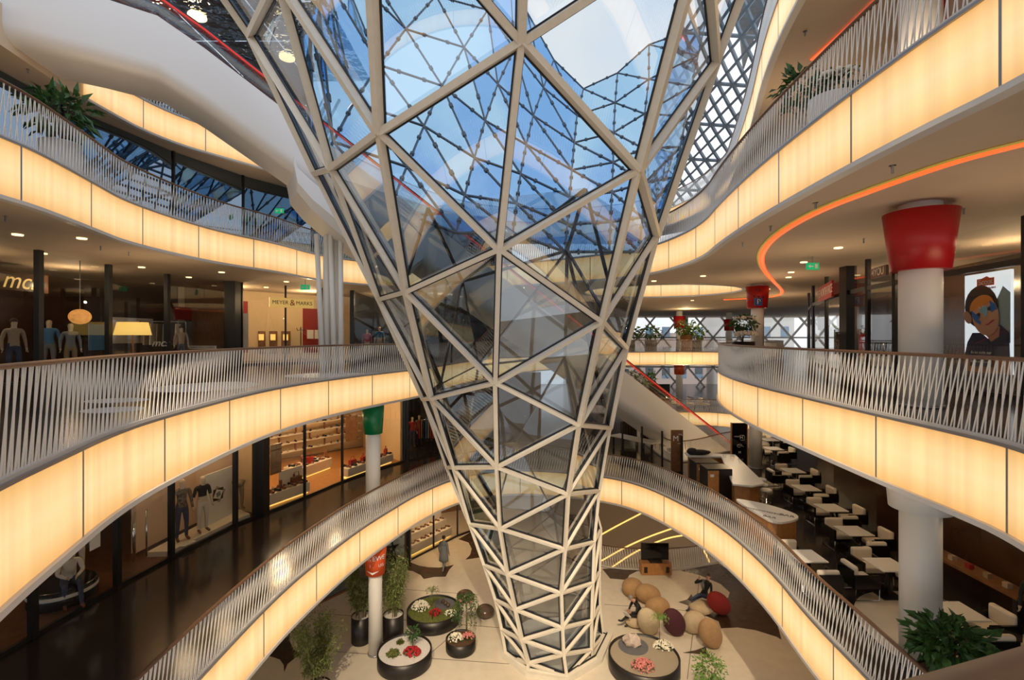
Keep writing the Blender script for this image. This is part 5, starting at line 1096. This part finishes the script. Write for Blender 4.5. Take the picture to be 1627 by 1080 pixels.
# ------------------------------------------------------------------ plants and planters
def leaves(mb, c, rad, n, ln, wd, m=0, droop=.4, shell=.5):
    for _ in range(n):
        d = Vector((random.gauss(0, 1), random.gauss(0, 1), random.gauss(0, 1))).normalized(); p = Vector(c) + Vector((d.x * rad[0], d.y * rad[1], d.z * rad[2])) * (shell + (1 - shell) * random.random())
        t = (d + Vector((random.uniform(-.6, .6), random.uniform(-.6, .6), random.uniform(-.9, .3) * droop * 2))).normalized(); s = t.cross(Vector((random.uniform(-1, 1), random.uniform(-1, 1), 1))).normalized(); l = ln * random.uniform(.6, 1.2); w = wd * random.uniform(.7, 1.2)
        up = s.cross(t) * (.12 * l)
        mb.add([p, p + t * l * .45 + s * w + up, p + t * l - up, p + t * l * .45 - s * w + up], [(0, 1, 2, 3)], m)
    return mb
def pot_lathe(c, r, h, m='pot', name='pot', par=None, soil='soil'):
    MB().lathe([(r * .96, 0), (r, .03), (r, h), (r * .94, h), (r * .94, h - .06)], c, 36).build(name, M[m], par)
    MB().lathe([(r * .93, h - .09), (r * .93, h - .05)], c, 32).build('soil', M[soil], par)
def bamboo(label, p, r, h, top, n, potted=True, ms=11, spread=.42):
    t = empty('potted_bamboo' if potted else 'bamboo_plant', p); tag(t, label, 'plant')
    pot_lathe(p, r, h, 'pot', 'pot', t, 'gravel_w'); st = MB(); lf = MB()
    for k in range(ms):
        a = random.uniform(0, 6.28); q = Vector((p[0] + r * .5 * cos(a), p[1] + r * .5 * sin(a), p[2] + h - .06)); H = top * random.uniform(.7, 1.05); e_ = Vector((cos(a + random.uniform(-.6, .6)), sin(a), 0)) * spread * random.uniform(.3, 1.2)
        P = [q + Vector((0, 0, H * s)) + e_ * s * s for s in (0, .25, .5, .75, 1)]; st.tube(P, [.014, .013, .011, .009, .005], 5)
        for j in range(90):
            s = random.uniform(.22, 1.0); i = min(3, int(s * 4)); b = P[i].lerp(P[i + 1], s * 4 - i); a2 = random.uniform(0, 6.28); tw = Vector((cos(a2), sin(a2), random.uniform(-.2, .5))) * random.uniform(.05, .24)
            leaves(lf, b + tw, (.05, .05, .05), 3, .17, .017, 0, .7)
    st.build('stems', M['stem'], t); lf.build('foliage', M['bamboo'], t); return t
def shrub(label, p, r, h, c, rad, n=260, ln=.16, wd=.04, m='leaf', cat='plant', name='potted_plant', potm='pot', flowers=None, soil='soil'):
    t = empty(name, p); tag(t, label, cat); pot_lathe(p, r, h, potm, 'pot', t, soil); c = Vector(c); st = MB()
    for k in range(7): d = Vector((random.uniform(-1, 1) * rad[0], random.uniform(-1, 1) * rad[1], random.uniform(-.2, .6) * rad[2])) * .7; st.tube([(p[0], p[1], p[2] + h - .06), (Vector((p[0], p[1], p[2] + h)) * .5 + (c + d) * .5), c + d], [.015, .011, .006], 5)
    st.build('stems', M['stem'], t); leaves(MB(), c, rad, n, ln, wd, 0, .5, .35).build('foliage', M[m], t)
    if flowers: blooms(c + Vector((0, -rad[1] * .3, rad[2] * .35)), (rad[0] * .8, rad[1] * .8, rad[2] * .4), 50, .045, M[flowers], t)
    return t
def blooms(c, rad, n, s, m, parent=None, name='flowers', leafy=True):
    mb = MB()
    for _ in range(n):
        a = random.uniform(0, 6.28); q = sqrt(random.random()); p = Vector(c) + Vector((rad[0] * q * cos(a), rad[1] * q * sin(a), rad[2] * sqrt(max(0, 1 - q * q)) * random.uniform(.75, 1.05))); mb.ball(p, s * random.uniform(.7, 1.2), 6, 4)
    return mb.build(name, m, parent)
def bush(label, c, rad, n, s, m, leafm='leaf'):
    t = empty('flower_bush', c); tag(t, label, 'flowers')
    if n > 20: blooms(c, rad, n, s, M[m], t)
    fm = MB()
    if n <= 20: fm.ball(c, (rad[0] * .85, rad[1] * .85, rad[2] * .8), 10, 6)
    leaves(fm, Vector(c), (rad[0], rad[1], rad[2] * .8), 120 if n > 20 else 320, .09, .03).build('foliage', M[leafm], t); return t
def planter(label, x, y, r, h, gravel):
    c = on(x, y, h); t = empty('round_planter', (c.x, c.y, 0)); tag(t, label, 'planter')
    MB().lathe([(r * .97, 0), (r, .04), (r, h), (r * .95, h), (r * .95, h - .07)], (c.x, c.y, 0), 48).build('rim_wall', M['pot'], t); MB().lathe([(r * .945, h - .11), (r * .945, h - .06)], (c.x, c.y, 0), 48).build('filling', M[gravel], t); return c
def top(x, y, Z): return on(x, y, Z)
c = planter('round dark planter with white gravel and red flowers', 643, 1031, .93, .5, 'gravel_w')
Z = .44
bush('red flower bush in the white gravel planter', top(655, 1038, Z), (.30, .22, .22), 130, .035, 'flower_r'); bush('low moss green bush in the white gravel planter', top(625, 1040, Z), (.22, .18, .16), 10, .02, 'moss', 'moss'); bush('tiny green tuft in the white gravel planter', top(636, 1021, Z), (.09, .09, .1), 4, .02, 'moss', 'moss')
p = top(656, 1028, Z); t = empty('small_tree', p); tag(t, 'small round topped tree in the white gravel planter', 'plant'); MB().tube([p, p + Vector((0, 0, .35))], .02, 6).build('trunk', M['stem'], t); leaves(MB(), p + Vector((0, 0, .5)), (.24, .24, .24), 200, .09, .03).build('foliage', M['leaf'], t); 
c = planter('large round dark planter with white and red flowers and a grey gravel disc', 689, 966, 1.06, .5, 'moss')
o = MB().lathe([(.42, 0), (.42, .015)], top(706, 959, Z), 32).build('gravel_disc', M['gravel_g']); tag(o, 'grey gravel disc inside the large flower planter', 'gravel')
bush('white flower bush on the left of the large planter', top(668, 966, Z), (.36, .30, .26), 170, .035, 'flower_w'); bush('red flower bush at the front of the large planter', top(692, 975, Z), (.25, .2, .18), 100, .032, 'flower_r'); bush('cream flower tuft on the right of the large planter', top(716, 976, Z), (.24, .2, .16), 60, .03, 'flower_w')
for k in range(3): o = MB().ball(top(704 + k * 4, 955 + k * 3, Z + .09), .09, 10, 6).build('brown_ball', M['stone_b']); tag(o, ['brown ball on the grey gravel disc, farthest of three', 'brown ball on the grey gravel disc, middle of three', 'brown ball on the grey gravel disc, nearest of three'][k], 'ball')
def palm(label, p, h, n=9, L=.3, m='leaf2'):
    t = empty('small_palm', p); tag(t, label, 'plant'); p = Vector(p); MB().tube([p, p + Vector((0, 0, h))], [.016, .011], 6).build('trunk', M['stem'], t); mb = MB()
    for k in range(n):
        a = 6.28 * k / n; d = Vector((cos(a), sin(a), 0)); b = p + Vector((0, 0, h)); pts = [b, b + d * L * .5 + Vector((0, 0, .10)), b + d * L - Vector((0, 0, .06))]; mb.tube(pts, [.006, .005, .003], 4)
        for j in range(12): f = j / 12 * 2; i = min(1, int(f)); q = pts[i].lerp(pts[i + 1], f - i); leaves(mb, q, (.02, .02, .02), 2, .10, .01, 0, .9)
    mb.build('fronds', M[m], t); return t
palm('slender palm seedling with drooping fronds in the large flower planter', top(687, 983, Z), 1.1, 8, .3, 'bamboo')
c = planter('small round dark planter of white and pink flowers with a trailing plant', 732, 1013, .54, .42, 'soil'); Zs = .36
bush('white flower bush in the small planter', top(724, 1016, Zs), (.26, .22, .22), 120, .033, 'flower_w'); bush('pink flower bush in the small planter', top(744, 1013, Zs), (.22, .2, .2), 90, .033, 'flower_p')
p = top(741, 1003, Zs); t = empty('trailing_plant', p); tag(t, 'tall trailing plant with hanging stems behind the small planter flowers', 'plant'); mb = MB(); st = MB(); st.tube([p, p + Vector((0, 0, 1.25))], .02, 6)
for k in range(14):
    a = random.uniform(0, 6.28); d = Vector((cos(a), sin(a), 0)) * random.uniform(.2, .5); b = p + Vector((0, 0, 1.2)); pts = [b, b + d * .6 + Vector((0, 0, .12)), b + d - Vector((0, 0, .35)), b + d * 1.1 - Vector((0, 0, random.uniform(.6, 1.0)))]; st.tube(pts, .007, 4)
    for j in range(36): f = j / 36 * 3; i = min(2, int(f)); leaves(mb, pts[i].lerp(pts[i + 1], f - i), (.04, .04, .04), 2, .08, .025)
st.build('stems', M['stem'], t); mb.build('foliage', M['leaf'], t); blooms(p + Vector((0, 0, 1.15)), (.3, .3, .15), 26, .03, M['flower_p'], t)
for (x, y, lb) in [(771, 970, 'glossy brown round stone seat right of the large flower planter'), (739, 946, 'glossy brown round stone seat behind the large flower planter')]:
    p = on(x, y, .24); o = MB().ball((p.x, p.y, .23), (.37, .37, .23), 24, 12).build('stone_seat', M['stone_b']); tag(o, lb, 'seat')
bamboo('potted bamboo in a tall dark tub left of the orange capital column', (-5.62, 18.3, 0), .36, .98, 2.15, 12); bamboo('potted bamboo in a tall dark tub right of the orange capital column', (-4.45, 18.4, 0), .38, .98, 2.2, 12)
bamboo('large leafy bamboo at the lower left, nearest the camera', (-6.05, 15.3, 0), .38, .5, 2.1, 14, spread=.6)
c = planter('large round dark planter with beige gravel, a rock and pink flowers', 1023, 1039, 1.19, .52, 'gravel_b'); Z = .46
o = MB().lathe([(.52, 0), (.52, .015)], top(1006, 1026, Z), 32).build('gravel_disc', M['gravel_g']); tag(o, 'dark gravel disc under the pale rock', 'gravel')
mb = MB(); p = top(1005, 1024, Z + .0); mb.ball((p.x, p.y, p.z + .14), (.33, .24, .2), 14, 10)
mb.v = [(x + .06 * sin(x * 23 + z * 11), y + .05 * cos(x * 17 + y * 9), max(.47, z + .06 * sin(x * 13 + y * 19))) for x, y, z in mb.v]; mb.s = [False] * len(mb.s); tag(mb.build('rock', M['rock']), 'pale pinkish rock on the dark gravel disc', 'rock')
bush('pink flower bush at the front of the rock planter', top(1022, 1060, Z), (.38, .30, .24), 190, .035, 'flower_p'); bush('white flower bush at the right of the rock planter', top(1054, 1028, Z), (.34, .28, .2), 130, .034, 'flower_w')
palm('small bright green palm seedling in the rock planter', top(1048, 1024, Z), .95, 9, .34)
p = on(1150, 1062, 0); p = Vector((6.1, 15.2, 0)); shrub('airy green shrub in a tub at the lower right', p, .34, .5, (p.x, p.y, 1.05), (.5, .5, .5), 420, .12, .035, 'leaf2', name='potted_shrub')
mb = MB()
# café plant behind the nearest handrail
shrub('leafy green plant with pale tips just beyond the nearest handrail', Vector((7.15, 8.1, 5)), .38, .8, (7.15, 8.0, 6.35), (.62, .5, .38), 520, .22, .055, 'leaf', flowers=None)
shrub('potted climbing plant behind the upper right railing', Vector((6.9, 11.4, 15)), .36, .9, (6.75, 11.4, 17.1), (.6, .5, .5), 200, .22, .06, 'leaf', potm='white')
shrub('white flowering plant in a pot behind the upper right railing', Vector((6.15, 9.4, 15)), .42, .9, (6.15, 9.4, 16.1), (.5, .45, .3), 160, .16, .05, 'leaf', potm='white', flowers='flower_w')
shrub('broad leaved plant in a grey pot behind the upper left railing', Vector((-10.75, 11.7, 15)), .4, .95, (-10.7, 11.6, 16.6), (.75, .6, .55), 230, .34, .07, 'leaf', potm='trim')
shrub('dark planter of white flowers and leaves at the rounded end of the right railing', Vector((9.55, 20.3, 10)), .45, 1.15, (9.55, 20.3, 11.9), (.55, .5, .35), 260, .18, .05, 'leaf', flowers='flower_w')
blooms((9.5, 19.95, 11.35), (.5, .3, .22), 110, .05, M['flower_w'], bpy.data.objects['potted_plant.004'] if 'potted_plant.004' in bpy.data.objects else None) 
for k, (x, d, r, ch, lb) in enumerate([(1090, 44, .5, 1.5, 'plant in a tall tapering pot on the distant gallery'), (1034, 46, .55, 1.3, 'leafy plant in a wide bowl on the distant gallery'), (1106, 44.5, .5, 1.3, 'low plant in a bowl right of the tapering pot on the distant gallery'), (1002, 46, .4, 1.2, 'small plant on the distant gallery next to the funnel')]):
    q = at(x, 530, d); shrub(lb, Vector((q.x, q.y, 10)), r, 1.5 if k == 0 else 1.0, (q.x, q.y, 10 + (2.2 if k == 0 else 1.7)), (1.0, .7, .6), 110, .4, .1, 'leaf2', potm='lwood' if k == 0 else 'pot')
for k, (x, d) in enumerate([(1004, 45.5), (1019, 44.2), (1034, 45)]):
    q = at(x, 600, d); shrub(['tall plant in the first floor lounge, left of three', 'tall plant in the first floor lounge, middle of three', 'tall plant in the first floor lounge, right of three'][k], Vector((q.x, q.y, 5)), .4, 1.0, (q.x, q.y, 7.4), (.42, .42, .9), 110, .34, .1, 'leaf2')
q = at(1048, 600, 43); t = empty('television', (q.x, q.y, 5)); tag(t, 'black television on a wooden stand in the distant first floor lounge', 'television')
MB().box(q.x - .9, q.y, 6.0, q.x + .9, q.y + .08, 7.2).build('screen', M['screen'], t); MB().box(q.x - .8, q.y - .1, 5, q.x + .8, q.y + .4, 5.9).build('stand', M['lwood'], t)
uL = []; LC = empty('lounge_chair'); MB().box(-.4, -.4, .3, .4, .4, .45).build('seat', M['cushion'], LC, .05, False); MB().tube([(-.42, -.3, 0), (-.42, -.3, .8), (-.2, .35, 1.0), (.2, .35, 1.0), (.42, -.3, .8), (.42, -.3, 0)], .03, 6).build('tube_frame', M['chrome'], LC, 0, False); MB().box(-.35, .3, .45, .35, .38, .95).build('backrest', M['cushion'], LC, .04, False)
for k, (x, d) in enumerate([(1058, 44.5), (1075, 43.5), (1098, 44), (1118, 43.5)]): q = at(x, 600, d); place(LC, uL, (q.x, q.y, 5), .6 * k, ['leftmost tube framed chair in the distant lounge', 'second tube framed chair in the distant lounge', 'third tube framed chair in the distant lounge', 'rightmost tube framed chair in the distant lounge'][k], 'distant lounge chairs', 'chair')

# ------------------------------------------------------------------ stone seats on the ground floor
def pouf(label, x, y, w, h, ang, thick, lean, m, dx=0, dy=0):
    """egg shaped felt seat: outline half sizes w, h (m), turned by ang in its own plane, leaning back by lean"""
    R = Matrix.Rotation(lean, 3, 'X') @ Matrix.Rotation(ang, 3, 'Y'); r = Vector((w, thick, h)); ext = sqrt(sum((R[2][i] * r[i]) ** 2 for i in range(3)))
    p = on(x, y, ext); o = MB().ball((0, 0, 0), r, 28, 16, rot=R).build('stone_seat', M[m]); o.location = (p.x + dx, p.y + dy, ext - .004); tag(o, label, 'seat', 'egg shaped felt seats'); return o
pouf('tan egg shaped seat lying behind, farthest left of the seats', 1005.5, 933, .48, .40, .25, .40, .5, 'tan')
pouf('tan egg shaped seat in front of the farthest left one', 1029.5, 943, .56, .40, .30, .36, .35, 'tan')
pouf('pale flat seat under the person in the black jacket', 1009, 984, .42, .24, 0, .40, 0, 'pale')
pouf('tall tan egg seat leaning behind the person with the newspaper', 1030, 986.5, .40, .60, -.35, .26, .25, 'pale', 0, .0)
pouf('tan seat mostly hidden behind the dark plum one', 1050, 974, .50, .42, 0, .36, .2, 'tan', 0, .45)
pouf('dark plum egg shaped seat', 1071, 988, .40, .62, -.42, .28, .25, 'plum')
pouf('pale egg seat left of the nearest tan one', 1106, 993, .46, .46, 0, .34, .35, 'pale', 0, .2)
pouf('tan egg seat nearest the camera, at the right', 1126, 1002, .40, .64, -.40, .3, .25, 'tan', 0, -.15)
pouf('pale flat seat under the leaning person', 1117, 965, .50, .24, 0, .42, 0, 'pale', -.05, .05)
pouf('bright red egg seat behind the leaning person', 1139, 959, .40, .62, -.68, .30, .3, 'crimson', .1, .05)
# screen on a wooden box
p = on(1043.5, 914, 0); t = empty('television', p); tag(t, 'black switched off screen standing on a wooden speaker box by the ground floor railing', 'television')
MB().box(p.x - .72, p.y, 0, p.x + .72, p.y + .55, .55).build('wooden_box', M['lwood'], t, .02); MB().box(p.x - .66, p.y + .28, .62, p.x + .66, p.y + .36, 1.42).build('screen', M['screen'], t, .01); MB().box(p.x - .3, p.y + .1, .55, p.x + .3, p.y + .45, .63).build('screen_foot', M['black'], t)
for s in (-1, 1): MB().box(p.x + s * .52 - .08, p.y - .012, .12, p.x + s * .52 + .08, p.y + .0, .4).build('speaker', M['black'], t)
